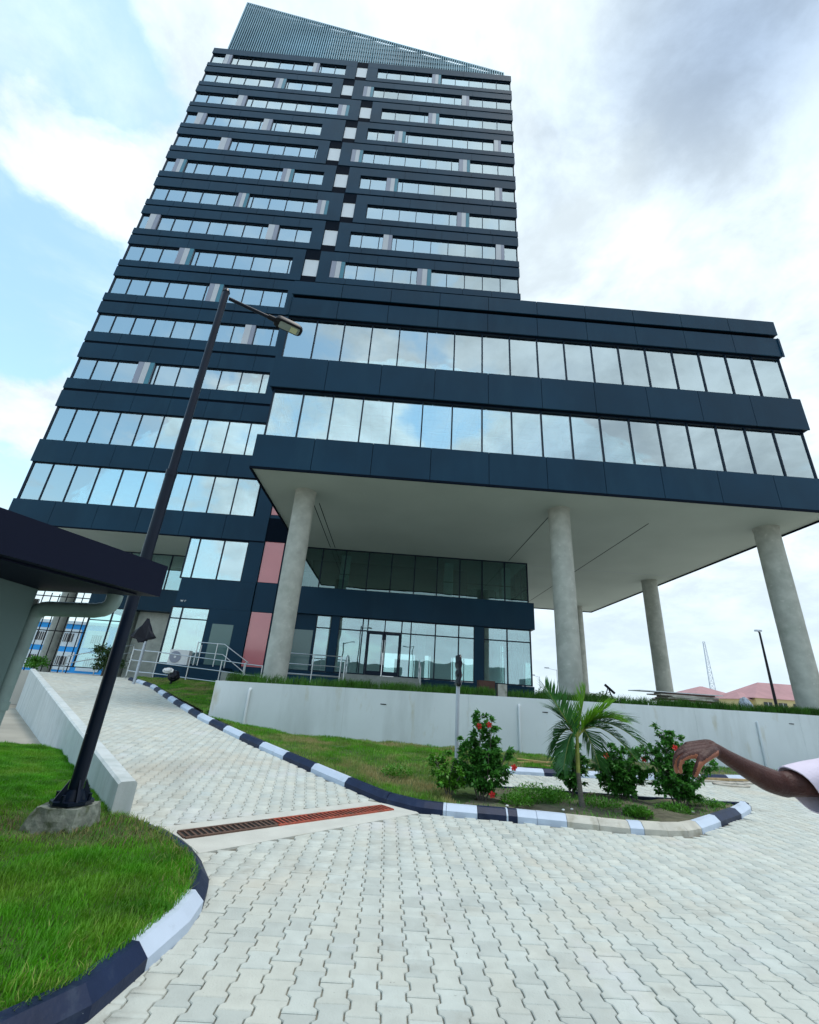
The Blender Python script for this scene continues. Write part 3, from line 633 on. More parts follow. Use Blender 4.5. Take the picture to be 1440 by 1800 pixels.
o = grass('bed_grass', island_poly, isl_z, 420, 0.02, 0.07, M['weed'], 0.012, 9, lambda Q, r: (np.sin(Q[:, 0] * 2.3) + np.cos(Q[:, 1] * 3.1 + Q[:, 0]) + r.normal(0, .5, len(Q))) > 0.3, lean=1.0)
tag(o, 'sparse short weeds growing over the dark soil of the planting island', 'weeds')
o = grass('verge_grass', verge, lambda x, y: 0.09, 300, 0.02, 0.06, M['grass_dry'], 0.012, 10)
tag(o, 'thin dry grass strip along the foot of the white wall on the right', 'grass')
# turf along the top of the wall
def turf(x0, x1, seed, lab):
    ps = [(x0, wall_y(x0) + 0.14), (x1, wall_y(x1) + 0.14), (x1, wall_y(x1) + 0.95), (x0, wall_y(x0) + 0.95)]
    r = math.sin
    o = grass('wall_top_grass', ps, lambda x, y: top_z(x) - 0.03, 1700, 0.17, 0.34, M['turf'], 0.014, seed, lean=0.8,
              mask=lambda Q, r_: r_.random(len(Q)) < 0.65 + 0.35 * np.sin(Q[:, 0] * 2.7 + np.sin(Q[:, 0] * 1.1) * 2)); tag(o, lab, 'grass')
turf(-5.0, 3.55, 21, 'shaggy green turf edging the top of the white wall left of the gap by the brown box')
turf(4.1, 24.0, 22, 'shaggy green turf edging the top of the white wall under the right-hand columns')

# ================================================================== the office tower
tower = thing('office_tower', (-7.0, TOW, 1.5), 'dark blue-grey office tower of banded windows with a two-storey wing raised on columns', 'office building')
T = {0: 3.936, 1: 3.7558, 2: 3.5324, 3: 3.3016, 4: 3.0783, 5: 2.8548, 6: 2.6205, 7: 2.3765, 8: 2.1457, 9: 1.9143, 10: 1.6872, 11: 1.4462, 12: 1.1811, 13: 0.8702, 14: 0.604}
def tz(k): return 1.6 + T[k] * U
H_WIN = 0.117 * U
UB = {k: tz(k + 1) + H_WIN for k in range(0, 12)}; UB[12] = 1.6 + 1.0341 * U; UB[13] = 1.6 + 0.769 * U; UB[14] = ZS
def groove(k):      # dark groove in the spandrel band under window row k
    h = tz(k) - UB[k]; return tz(k) - 0.36 * h, tz(k) - 0.445 * h
PJ = 2.3
def band(parent, x0, x1, yf, z0, z1, depth=0.34, pj=PJ, joints=True, pname='cladding_panel', y_back=None):
    """a spandrel: dark backing box with proud cladding panels, 8 mm joints"""
    yb = y_back if y_back is not None else yf + depth
    n = max(1, round((x1 - x0) / pj)) if joints else 1
    for i in range(n):
        a, c = x0 + (x1 - x0) * i / n, x0 + (x1 - x0) * (i + 1) / n
        boxo(pname, a + 0.011, c - 0.011, yf, yf + 0.05, z0, z1, M['clad'], parent)
    return yb
rowsL = {1: ([(-21.84, -21.16), (-12.70, -12.06)], -9.31, -8.19, -7.07), 2: ([(-16.02, -14.95)], -10.31, -9.27, -8.13), 3: ([(-19.03, -18.19), (-9.22, -8.12)], -8.12, -7.09, -5.95),
         4: ([(-22.17, -21.30), (-15.89, -15.07)], -10.36, -8.20, -7.05), 5: ([(-19.16, -18.26)], -10.26, -9.25, -8.12), 6: ([(-22.32, -21.39), (-12.84, -11.85)], -9.21, -8.19, -7.03),
         7: ([(-16.0, -15.1), (-9.19, -8.23)], -8.23, -7.07, -5.98), 8: ([(-22.5, -21.68), (-12.76, -11.91)], -9.19, -8.16, -7.02), 9: ([(-19.18, -18.03)], -10.20, -9.25, -8.07),
         10: ([(-15.94, -14.88)], -10.0, None, None), 11: ([(-12.46, -11.70)], -10.0, None, None), 12: ([(-19.02, -17.91)], -9.93, None, None), 13: ([], -9.0, None, None), 14: ([], -8.98, None, None)}
rowsR = {1: (-5.97, [(-0.26, 0.67)]), 2: (-7.09, [(-7.09, -6.08), (2.94, 3.67)]), 3: (-4.94, [(-0.32, 0.73)]), 4: (-5.97, [(-3.39, -2.35), (6.16, 6.82)]), 5: (-7.09, [(-7.09, -6.07), (2.86, 3.88)]),
         6: (-5.91, [(-3.56, -2.55), (6.19, 6.83)]), 7: (-4.93, [(2.86, 3.90)]), 8: (-5.95, [(-3.22, -2.49), (6.18, 6.88)]), 9: (-7.07, [(-7.07, -5.99), (-0.19, 0.92)])}
GY = TOW + 0.17     # glass plane
# solid body: slabs, core, recessed zipper wall
TDEPTH = 19.0
core = MB()
core.box(-17.2, 2.0, TOW + 8.5, TOW + 16, 5.0, tz(0) - 1.0); core.build('core_wall', M['interior'], tower)
zip_ = MB().box(-9.4, -5.0, TOW + 0.36, TOW + 0.9, tz(14), tz(0) - 0.3); zip_.build('recessed_wall', M['clad'], tower)
lights = MB()
for k in range(0, 15):
    zt, zb = tz(k), UB[k]
    if k == 14: zt = tz(14)
    x0, x1 = TL + 0.05, TR - 0.05
    if k >= 10: x1 = -6.5
    slab = tag(MB().box(x0, x1, TOW + 0.36, TOW + TDEPTH, zb + (0.12 if k < 14 else 0.05), zt - 0.10).build('floor_slab', M['ceiling'], tower), None)
    # dark edge behind the panels and round the other three sides
    e = MB(); zi = zb + 0.02
    e.box(x0 - 0.02, x1 + 0.02, TOW + 0.055, TOW + 0.355, zi, zt - 0.012)
    e.box(TL, TL + 0.3, TOW + 0.36, TOW + TDEPTH, zi, zt - 0.012)
    if k < 10: e.box(TR - 0.3, TR, TOW + 0.36, TOW + TDEPTH, zi, zt - 0.012)
    e.box(TL, x1, TOW + TDEPTH + 0.005, TOW + TDEPTH + 0.3, zi, zt - 0.012)
    e.build('slab_edge', M['clad_back'], tower)
    if k >= 9 and k < 14:
        for xi in np.arange(-21.8, -9.5, 2.88):
            for yi in (2.2, 5.2): lights.box(xi, xi + 1.2, TOW + yi, TOW + yi + 0.6, zb + 0.085, zb + 0.115)
lights.build('ceiling_light', M['ceil_light'], tower)['kind'] = 'stuff'

def glazing(k, x0, x1, z0, z1, grid0, pitch, yg, piers, mat_g, parent, room=True, rail=False):
    """one window strip: panes between mullions on a regular grid, piers standing in it"""
    win = link('window_strip', None, ((x0 + x1) / 2, yg, z0), parent)
    xs = [x0]; x = grid0
    while x < x1 - 0.12:
        if x > x0 + 0.12: xs.append(x)
        x += pitch
    xs.append(x1)
    segs = []
    for a, b in zip(xs, xs[1:]):
        parts = [(a, b)]
        for p0, p1 in piers:
            nxt = []
            for c, d in parts:
                if p1 <= c or p0 >= d: nxt.append((c, d)); continue
                if p0 - c > 0.10: nxt.append((c, p0))
                if d - p1 > 0.10: nxt.append((p1, d))
            parts = nxt
        segs += parts
    fr = MB()
    for c, d in segs:
        boxo('pane', round(c + 0.022, 2), round(d - 0.022, 2), yg, yg + 0.014, z0 + 0.045, z1 - 0.045, mat_g, win)
    for v in sorted({round(q, 2) for s_ in segs for q in s_}):
        fr.box(v - 0.028, v + 0.028, yg - 0.05, yg + 0.09, z0, z1)
    fr.box(x0 - 0.03, x1 + 0.03, yg - 0.052, yg + 0.092, z0 - 0.002, z0 + 0.048); fr.box(x0 - 0.03, x1 + 0.03, yg - 0.052, yg + 0.092, z1 - 0.048, z1 + 0.002)
    if rail: fr.box(x0, x1, yg + 0.12, yg + 0.15, z0 + 0.98, z0 + 1.02, 1)
    fr.build('window_frame', [M['frame'], M['steel']], win)
    return win
def pier(parent, p0, p1, z0, z1, yf):
    w_ = p1 - p0; cols = [('pier_mid', 0.0, 0.36), ('pier_light', 0.36, 0.72), ('pier_blue', 0.72, 1.0)] if w_ > 0.9 else [('pier_light', 0, 0.62), ('pier_mid', 0.62, 1.0)]
    pr = MB().box(p0, p1, yf + 0.045, yf + 0.26, z0, z1).build('pier', M['pier_mid'], parent)
    for mm, a, c in cols: MB().box(p0 + w_ * a, p0 + w_ * c - 0.012, yf, yf + 0.04, z0 + 0.002, z1 - 0.002).build('pier_panel', M[mm], pr)

for k in range(1, 15):
    piers, ge, s0, s1 = rowsL[k]
    z0, z1 = tz(k), UB[k - 1]
    wnd = glazing(k, TL + 0.18, ge, z0, z1, TL + 1.385, 1.44, GY, piers, M['glass'], tower, rail=(k in (13, 14)))
    for p0, p1 in piers: pier(tower, p0, p1, z0 - 0.001, z1 + 0.001, TOW + 0.02)
    # dark pier closing the left block
    xe = s0 if s0 is not None else -8.0
    if xe - ge > 0.2 and k < 13: MB().box(ge + 0.031, xe, TOW + 0.004, TOW + 0.34, z0 + 0.003, z1 - 0.003).build('dark_pier', M['clad'], tower)
    # side glazing: left and right flanks
    boxo('side_pane', TL + 0.10, TL + 0.114, GY + 0.1, TOW + TDEPTH - 0.1, z0 + 0.045, z1 - 0.045, M['glass'], tower)
    sf = MB()
    for y in np.arange(GY + 1.4, TOW + TDEPTH, 1.44): sf.box(TL + 0.06, TL + 0.17, y - 0.03, y + 0.03, z0, z1)
    sf.box(TL + 0.08, TL + 0.16, GY - 0.05, GY + 0.05, z0, z1)
    if k in (13, 14): sf.box(TL + 0.2, TL + 0.23, GY + .1, GY + 7.5, z0 + 0.98, z0 + 1.02)
    if k in rowsR:
        rs, rp = rowsR[k]; g0 = rp[0][1] if rp[0][0] == rs else rs
        glazing(k, g0, TR - 0.14, z0, z1, TR - 0.14 - 1.44 * 10, 1.44, GY, rp[1:] if rp[0][0] == rs else rp, M['glass'], tower)
        for p0, p1 in rp: pier(tower, p0, p1, z0 - 0.001, z1 + 0.001, TOW + 0.02)
        MB().box(s1, rs - 0.031, TOW + 0.004, TOW + 0.34, z0 + 0.003, z1 - 0.003).build('dark_pier', M['clad'], tower)
        boxo('side_pane', TR - 0.114, TR - 0.10, GY + 0.1, TOW + TDEPTH - 0.1, z0 + 0.045, z1 - 0.045, M['glass'], tower)
        for y in np.arange(GY + 1.4, TOW + TDEPTH, 1.44): sf.box(TR - 0.17, TR - 0.06, y - 0.03, y + 0.03, z0, z1)
        sf.box(TR - 0.16, TR - 0.08, GY - 0.05, GY + 0.05, z0, z1)
        # pale square of the zipper
        MB().box(s0 + 0.04, s1 - 0.04, TOW + 0.10, TOW + 0.355, z0 - 0.02, z0 + 1.84).build('square_panel', M['white_sq'], tower)
    sf.build('side_frame', M['frame'], tower)['kind'] = 'stuff'
# spandrel strips: each strip belongs to the block (frame) above or below its groove
for k in range(0, 15):
    zt, zb = tz(k), UB[k]
    pj = 4.6 if k < 6 else PJ
    if k == 0:
        bp = link('spandrel_band', None, (TL, TOW, zb), tower)
        xe = rowsL[1][2]; band(bp, TL, xe, TOW, zb, zt, pj=pj); band(bp, rowsL[1][3], TR, TOW, zb, zt, pj=pj)
        MB().box(xe + 0.01, rowsL[1][3] - 0.01, TOW + 0.12, TOW + 0.5, zb - 0.1, zt - 0.05).build('cladding_panel', M['clad'], bp)
        continue
    if k in (13, 14):
        bp = link('spandrel_band', None, (TL, TOW, zb), tower); band(bp, TL, -7.97 if k == 14 else -6.3, TOW, zb, zt, pj=2.56); continue
    gt, gb = groove(k)
    up_ = link('spandrel_band', None, (TL, TOW, gt), tower); lo_ = link('spandrel_band', None, (TL, TOW, zb), tower)
    # upper strip closes row k, lower strip heads row k+1
    xk = rowsL[k][2] if rowsL[k][2] is not None else -6.3
    xn = rowsL[k + 1][2] if rowsL[k + 1][2] is not None else -6.3
    band(up_, TL, xk, TOW, gt, zt, pj=pj); band(lo_, TL + 0.0, xn, TOW + 0.012, zb, gb, pj=pj)
    if k in rowsR: band(up_, rowsL[k][3], TR, TOW, gt, zt, pj=pj)
    if k + 1 in rowsR: band(lo_, rowsL[k + 1][3], TR, TOW + 0.012, zb, gb, pj=pj)
    if k == 9:
        band(lo_, xk, TR, TOW + .012, zb - 1.0, gb, pj=pj)
# roof: deck and the slanted louvre screen
MB().box(TL + 0.1, TR - 0.1, TOW + 0.4, TOW + TDEPTH, tz(0) - 0.10, tz(0) - 0.02).build('roof_deck', M['platform_paving'], tower)
scr = link('louvre_screen', None, (-22.7, TOW + 1.0, tz(0)), tower)
fins = MB(); sx0, sx1 = -22.74, 7.6
zr = tz(0) - 0.02
def scr_top(x): return 75.9 + (65.9 - 75.9) * (x - sx0) / (sx1 - sx0)
x = sx0
while x < sx1 - 0.05:
    zt = scr_top(x); fins.box(x, x + 0.10, TOW + 0.95, TOW + 1.17, zr + 0.05, zt); x += 0.25
o = fins.build('screen_fin', M['louvre'], scr); o['kind'] = 'stuff'
rails = MB()
for i in range(12):
    z = zr + 0.5 + i * 0.9
    xe = sx0 + (75.9 - z) / (75.9 - 65.9) * (sx1 - sx0); xe = min(xe, sx1)
    if xe - sx0 > 0.5: rails.bar((sx0, TOW + 1.22, z), (xe, TOW + 1.22, z), 0.08, 0.09)
rails.bar((sx0, TOW + 1.1, 75.9), (sx1, TOW + 1.1, 65.9), 0.22, 0.14)
rails.bar((sx0, TOW + 1.1, zr), (sx0, TOW + 1.1, 75.9), 0.14, 0.2)
rails.build('screen_rail', M['louvre'], scr)
backing = MB()    # perforated sheet behind the fins, leaving slits of sky
x = sx0 + 0.1
while x < sx1 - 0.05:
    backing.box(x, x + (0.235 if x < 0 else 0.20), TOW + 1.28, TOW + 1.30, zr + 0.05, scr_top(x + .2) - 0.1)
    x += 0.25
backing.build('screen_sheet', M['louvre'], scr)['kind'] = 'stuff'
props = MB()
for x in np.arange(sx0 + 1, sx1 - 3, 3.6): props.bar((x, TOW + 1.35, scr_top(x) - 0.6), (x, TOW + 5.0, zr), 0.16)
props.build('screen_prop', M['black_metal'], scr)['kind'] = 'stuff'
# round columns standing inside the two tall storeys
for x, dy in ((-21.0, 1.3), (-14.0, 1.6), (-9.95, 1.0), (-18.2, 6.4), (-11.6, 6.4)):
    MB().tube([(x, TOW + dy, tz(14) - 0.1), (x, TOW + dy, UB[13] + 0.12)], 0.42, 20).build('inner_column', M['interior'], tower, smooth=True)
    MB().tube([(x, TOW + dy, tz(13) - 0.1), (x, TOW + dy, UB[12] + 0.12)], 0.42, 20).build('inner_column', M['interior'], tower, smooth=True)

# ------------------------------------------------------------------ the wing
WZ = dict(b0=1.6 + .5986 * U, b1=1.6 + .7558 * U, a0=1.6 + .8593 * U, a1=1.6 + 1.018 * U, g0=1.6 + 1.0870 * U, g1=1.6 + 1.0985 * U, t=1.6 + 1.1516 * U)
WG = FRONT + 0.30; WB = 38.9
wing = link('raised_wing', None, (5.7, FRONT, ZS), tower)
def wing_band(z0, z1, x0=XL, x1=XR, off=0.0, n=10):
    bp = link('spandrel_band', None, ((x0 + x1) / 2, FRONT, z0), tower)
    for i in range(n):
        a, c = x0 + (x1 - x0) * i / n, x0 + (x1 - x0) * (i + 1) / n
        boxo('cladding_panel', a + 0.011, c - 0.011, FRONT + off, FRONT + off + 0.05, z0, z1, M['clad'], bp)
    ny = 9
    for i in range(ny):
        a, c = FRONT + 0.055 + (WB - FRONT) * i / ny, FRONT + 0.055 + (WB - FRONT) * (i + 1) / ny
        boxo('cladding_panel', x1 - off - 0.05, x1 - off, a + 0.006, c - 0.006, z0, z1, M['clad'], bp)
        if c < TOW + 1: boxo('cladding_panel', x0 + off, x0 + off + 0.05, a + 0.006, c - 0.006, z0, z1, M['clad'], bp)
    b = MB(); b.box(x0 + 0.055 + off, x1 - 0.055 - off, FRONT + 0.055 + off, FRONT + 0.34, z0 + 0.012, z1 - 0.012)
    b.box(x1 - 0.34, x1 - 0.055 - off, FRONT + 0.345, WB, z0 + 0.012, z1 - 0.012); b.box(x0 + 0.055 + off, x0 + 0.34, FRONT + 0.345, TOW - 0.01, z0 + 0.012, z1 - 0.012)
    b.box(x0 + 0.345, x1 - 0.345, WB - 0.3, WB, z0 + 0.012, z1 - 0.012)
    b.build('band_backing', M['clad_back'], bp)
wing_band(ZS, WZ['b0']); wing_band(WZ['b1'], WZ['a0'], off=0.06); wing_band(WZ['a1'], WZ['g0'], off=0.10); wing_band(WZ['g1'], WZ['t'], XL + 0.10, XR - 0.08, off=0.04)
MB().box(XL + 0.3, XR - 0.3, FRONT + 0.25, WB - .1, WZ['g0'] - 0.15, WZ['g1'] + 0.15).build('roof_slab', M['clad_back'], tower)
for z0, z1 in ((WZ['b1'] + 0.12, WZ['a0'] - 0.1), (WZ['a1'] + 0.12, WZ['g0'] - 0.2)):
    MB().box(XL + 0.35, XR - 0.35, FRONT + 0.36, WB - 0.32, z0, z1).build('floor_slab', M['ceiling'], tower)
MB().box(XL + 0.35, XR - 0.35, FRONT + 0.36, WB - 0.32, ZS + 0.06, WZ['b0'] - 0.1).build('floor_slab', M['ceiling'], tower)
for z0, z1 in ((WZ['b0'], WZ['b1']), (WZ['a0'], WZ['a1'])):
    glazing(0, XL + 0.20, XR - 0.20, z0, z1, XL + 0.20 + 1.285, 1.2855, WG, [], M['glass'], tower, rail=True)
    sf = MB()
    for xx, yend in ((XR - 0.20, WB - 0.3), (XL + 0.20, TOW)):
        y = WG + 0.06; s_ = 1 if xx > 0 else -1
        while y < yend - 0.3:
            ye = min(y + 1.2855, yend); boxo('side_pane', xx - 0.007, xx + 0.007, y + 0.03, ye - 0.03, z0 + 0.045, z1 - 0.045, M['glass'], tower)
            sf.box(xx - 0.06, xx + 0.06, ye - 0.028, ye + 0.028, z0, z1); y = ye
        sf.box(xx - 0.05, xx + 0.05, WG + 0.06, yend, z0 - 0.002, z0 + 0.046); sf.box(xx - 0.05, xx + 0.05, WG + 0.06, yend, z1 - 0.046, z1 + 0.002)
        sf.box(xx - 0.15 * s_ - 0.012, xx - 0.15 * s_ + 0.012, WG + 0.2, yend, z0 + 0.98, z0 + 1.02)
    sf.build('side_frame', M['frame'], tower)['kind'] = 'stuff'
    # inner columns, partitions, ceiling lights
    for x in (-3.9, 6.8, 16.0):
        MB().tube([(x, FRONT + 1.9, z0 - 0.1), (x, FRONT + 1.9, z1 + 0.12)], 0.40, 20).build('inner_column', M['interior'], tower, smooth=True)
        MB().tube([(x + (0 if x < 10 else -0.4), FRONT + 12, z0 - 0.1), (x + (0 if x < 10 else -0.4), FRONT + 12, z1 + 0.12)], 0.40, 20).build('inner_column', M['interior'], tower, smooth=True)
    MB().box(-5.2, 11.2, FRONT + 9.2, FRONT + 9.4, z0 - 0.099, z1 + 0.119).build('inner_wall', M['interior'], tower)
    cl = MB(); grid = MB()
    for xi in np.arange(-5.0, 16.5, 2.4):
        for yi in (1.2, 3.6, 6.0, 8.2, 11, 14): cl.box(xi, xi + 0.6, FRONT + yi, FRONT + yi + 0.6, z1 + 0.095, z1 + 0.118)
    for xi in np.arange(-5.4, 16.9, 0.6): grid.box(xi - .012, xi + .012, FRONT + 0.5, FRONT + 12, z1 + 0.108, z1 + 0.119)
    for yi in np.arange(0.6, 12, 0.6): grid.box(-5.4, 16.9, FRONT + yi - .012, FRONT + yi + .012, z1 + 0.1075, z1 + 0.1185)
    cl.build('ceiling_light', M['ceil_light'], tower)['kind'] = 'stuff'; grid.build('ceiling_grid', M['pier_mid'], tower)['kind'] = 'stuff'
# soffit with its joints and dark edge trim
sf_ = MB().box(XL + 0.06, XR - 0.06, FRONT + 0.06, WB - 0.02, ZS - 0.03, ZS + 0.008).build('wing_soffit', M['soffit'], tower)
tr = MB(); tr.box(XL - 0.004, XR + 0.004, FRONT - 0.004, FRONT + 0.055, ZS - 0.10, ZS - 0.002); tr.box(XL - 0.004, XL + 0.055, FRONT + 0.056, TOW - 0.01, ZS - 0.10, ZS - 0.002)
tr.box(XR - 0.055, XR + 0.004, FRONT + 0.056, WB, ZS - 0.10, ZS - 0.002); tr.box(XL, XR, WB, WB + 0.05, ZS - 0.10, ZS + 0.3)
tr.build('edge_trim', M['clad_back'], tower)
for x0_, y0_, y1_ in ((-4.06, 18.8, 25.5), (-3.78, 18.8, 25.5), (6.68, 18.2, 25.5), (11.2, 18.2, 38.0)):
    MB().box(x0_ - 0.018, x0_ + 0.018, y0_, y1_, ZS - 0.036, ZS - 0.028).build('soffit_joint', M['clad_back'], tower)
for y0_ in (26.2,): MB().box(8.3, 17.3, y0_ - .015, y0_ + .015, ZS - 0.035, ZS - 0.029).build('soffit_joint', M['pier_mid'], tower)
MB().box(TL + 0.06, -8.0, TOW + 0.06, TOW + 8.0, ZS - 0.03, ZS + 0.04).build('tower_soffit', M['soffit'], tower)
MB().box(TL - 0.004, -8.0, TOW - 0.004, TOW + 0.05, ZS - 0.08, ZS - 0.002).build('edge_trim', M['clad_back'], tower)

# free-standing round concrete columns (they are lifted into place: each a part of the building)
for i, (x, y, rr) in enumerate(((-4.20, 17.68, 0.44), (6.84, 17.52, 0.45), (16.24, 17.76, 0.47), (16.42, 27.6, 0.46), (15.5, 37.2, 0.44), (-22.75, 32.0, 0.45), (-17.6, 31.0, 0.5))):
    n = 28; b = MB()
    zz = [1.5, 3.2, 3.23, 5.3, 5.33, 7.4, 7.43, ZS - 0.02]
    b.tube([(x, y, z) for z in zz], [rr, rr, rr - 0.004, rr - 0.004, rr, rr, rr - 0.003, rr - 0.003], n)
    o = b.build('column', M['concrete'], tower, smooth=True)
    MB().tube([(x, y, ZS - 0.06), (x, y, ZS - 0.021)], rr + 0.03, n).build('column_collar', M['concrete'], o, smooth=True)

# ------------------------------------------------------------------ entrance block under the wing
ex0, ex1 = -4.30, 7.92
ED = 9.0
MB().box(-5.62, 8.12, ENT - 0.22, ENT + ED, 5.50, 7.02).build('entrance_canopy_band', M['clad'], tower)
MB().box(-6.7, ex1 + 0.1, ENT - 0.02, ENT + ED, 1.50, 2.29).build('entrance_base', M['clad'], tower)
MB().box(-6.7, ex1 + 0.1, ENT - 0.02, ENT + 0.38, 2.295, 2.46).build('entrance_plinth', M['clad'], tower)
MB().box(-6.75, ex0 - 0.03, ENT + 0.01, ENT + 0.4, 2.47, 5.49).build('entrance_wall', M['clad'], tower)
MB().box(-5.62, -4.42, ENT - 0.012, ENT + 0.02, 2.5, 4.62).build('spandrel_panel', M['teal_panel'], tower)
# upper glass, 10 panes
glz = link('window_strip', None, (0, ENT, 7.02), tower)
ux = [-5.60, -4.48, -3.09, -1.71, -0.32, 1.07, 2.42, 3.78, 5.12, 6.48, 7.85]
fr = MB()
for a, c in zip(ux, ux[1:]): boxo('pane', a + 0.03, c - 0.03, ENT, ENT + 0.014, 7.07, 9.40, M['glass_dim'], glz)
for v in ux: fr.box(v - 0.032, v + 0.032, ENT - 0.05, ENT + 0.09, 7.022, 9.455)
fr.box(-5.6, 7.88, ENT - 0.045, ENT + 0.085, 9.40, 9.458); fr.box(-5.6, 7.88, ENT - 0.045, ENT + 0.085, 7.021, 7.07); fr.box(-5.6, 7.88, ENT + 0.10, ENT + 0.13, 7.95, 7.99)
for y in np.arange(ENT + 1.38, ENT + ED, 1.38): fr.box(7.82, 7.90, y - 0.03, y + 0.03, 7.022, 9.455)
fr.box(7.79, 7.82, ENT + .1, ENT + ED, 7.95, 7.99)
fr.build('window_frame', M['frame'], glz)
boxo('side_pane', 7.85, 7.864, ENT + 0.06, ENT + ED, 7.07, 9.44, M['glass_low'], glz)
# lower glass with transom, dark piers and the double doors
for x in (-3.5, 3.0, 6.6): MB().box(x, x + .55, ENT + 1.2, ENT + 1.7, 7.03, 9.455).build('inner_column', M['interior'], tower)
glz = link('window_strip', None, (0, ENT, 2.47), tower)
lx = [-4.30, -3.45, -3.01, -1.67, -1.38, 0.54, 1.07, 2.46, 3.79, 4.68, 5.22, 6.56, 7.90]
fr = MB()
for i, (a, c) in enumerate(zip(lx, lx[1:])):
    if (a, c) in ((-3.45, -3.01), (4.68, 5.22)):
        MB().box(a + .01, c - .01, ENT - 0.06, ENT + 0.25, 2.47, 5.49).build('dark_pier', M['clad'], glz); continue
    boxo('pane', a + 0.03, c - 0.03, ENT, ENT + 0.014, 4.83, 5.46, M['glass_low'], glz)
    if (a, c) == (-1.38, 0.54): continue
    boxo('pane', a + 0.03, c - 0.03, ENT, ENT + 0.014, 2.53, 4.76, M['glass_low'], glz)
for v in lx: fr.box(v - 0.032, v + 0.032, ENT - 0.05, ENT + 0.09, 2.472, 5.497)
fr.box(-4.3, 7.93, ENT - 0.046, ENT + 0.086, 4.765, 4.825); fr.box(-4.3, 7.93, ENT - 0.046, ENT + 0.086, 5.44, 5.496); fr.box(-4.3, -1.38, ENT - 0.046, ENT + 0.086, 2.471, 2.53); fr.box(0.54, 7.93, ENT - 0.046, ENT + 0.086, 2.471, 2.53)
fr.box(-0.445, -0.385, ENT - .047, ENT + .087, 4.83, 5.44)
for y in np.arange(ENT + 1.38, ENT + ED, 1.38): fr.box(7.87, 7.95, y - 0.03, y + 0.03, 2.472, 5.497)
fr.box(7.872, 7.948, ENT + .1, ENT + ED, 4.768, 4.822)
fr.build('window_frame', M['frame'], glz)
boxo('side_pane', 7.90, 7.914, ENT + 0.06, ENT + ED, 2.53, 5.46, M['glass_low'], glz)
for sx, (a, c) in ((1, (-1.34, -0.435)), (-1, (-0.405, 0.50))):
    dr = link('door', None, ((a + c) / 2, ENT - 0.02, 2.48), tower)
    f = MB(); f.box(a, a + 0.10, ENT - 0.04, ENT + 0.02, 2.485, 4.755); f.box(c - 0.10, c, ENT - 0.04, ENT + 0.02, 2.485, 4.755)
    f.box(a + .1, c - .1, ENT - 0.04, ENT + 0.02, 4.65, 4.755); f.box(a + .1, c - .1, ENT - 0.04, ENT + 0.02, 2.485, 2.70); f.build('door_frame', M['frame'], dr)
    boxo('pane', a + 0.10, c - 0.10, ENT - 0.012, ENT, 2.70, 4.65, M['glass_low'], dr)
    hx = c - 0.05 if sx > 0 else a + 0.05
    MB().tube([(hx, ENT - .04, 3.05), (hx, ENT - 0.11, 3.05), (hx, ENT - 0.11, 4.35), (hx, ENT - .04, 4.35)], 0.020, 8).build('door_handle', M['steel'], dr, smooth=True)
# lobby inside
for a_, b_, c_, d_ in ((-5.5, -0.6, 2.47, 9.4), (2.9, 4.4, 2.47, 9.4), (6.2, 7.6, 2.47, 9.4), (-0.59, 2.89, 4.3, 9.4), (4.41, 6.19, 4.3, 9.4)):
    MB().box(a_, b_, ENT + 7.4, ENT + 7.6, c_, d_).build('lobby_wall', M['interior'], tower)
for v_ in (-0.5, 0.6, 1.7, 2.8, 4.5, 5.3, 6.1): MB().box(v_ - .03, v_ + .03, ENT + 7.45, ENT + 7.52, 2.48, 4.29).build('rear_mullion', M['frame'], tower)
MB().box(-5.4, 7.7, ENT + 0.3, ENT + 7.4, 5.6, 6.9).build('lobby_ceiling', M['ceiling'], tower)
MB().box(-5.4, 7.7, ENT + 0.4, ENT + 7.38, 2.30, 2.475).build('lobby_floor', M['platform_paving'], tower)
MB().box(-5.55, 4.7, ENT + 2.8, ENT + 2.95, 7.03, 9.455).build('inner_wall', M['int_dark'], tower)
for x in (-3.2, 1.8, 6.4): MB().tube([(x, ENT + 2.2, 2.47), (x, ENT + 2.2, 5.6)], 0.3, 16).build('inner_column', M['interior'], tower, smooth=True)
MB().box(0.3, 1.2, ENT + 3.0, ENT + 3.6, 2.475, 3.6).build('reception_desk', M['interior'], tower)
# steps and ramped wings of the entrance
st = thing('entrance_steps', (-0.4, ENT - 0.5, 1.66), 'broad pale concrete steps up to the glass double doors', 'steps')
for i in range(4): MB().box(-2.55 , 1.75, ENT - 0.42 - 0.32 * (3 - i), ENT - 0.022, 1.655 + 0.2 * i + 0.001 * (i > 0), 1.855 + 0.2 * i).build('step', M['step'], st)
MB().box(-5.6, -2.58, ENT - 1.40, ENT - 0.03, 1.655, 2.20).build('landing', M['clad'], st)
MB().box(-5.6, -2.58, ENT - 1.42, ENT - 0.025, 2.203, 2.25).build('landing_slab', M['step'], st)

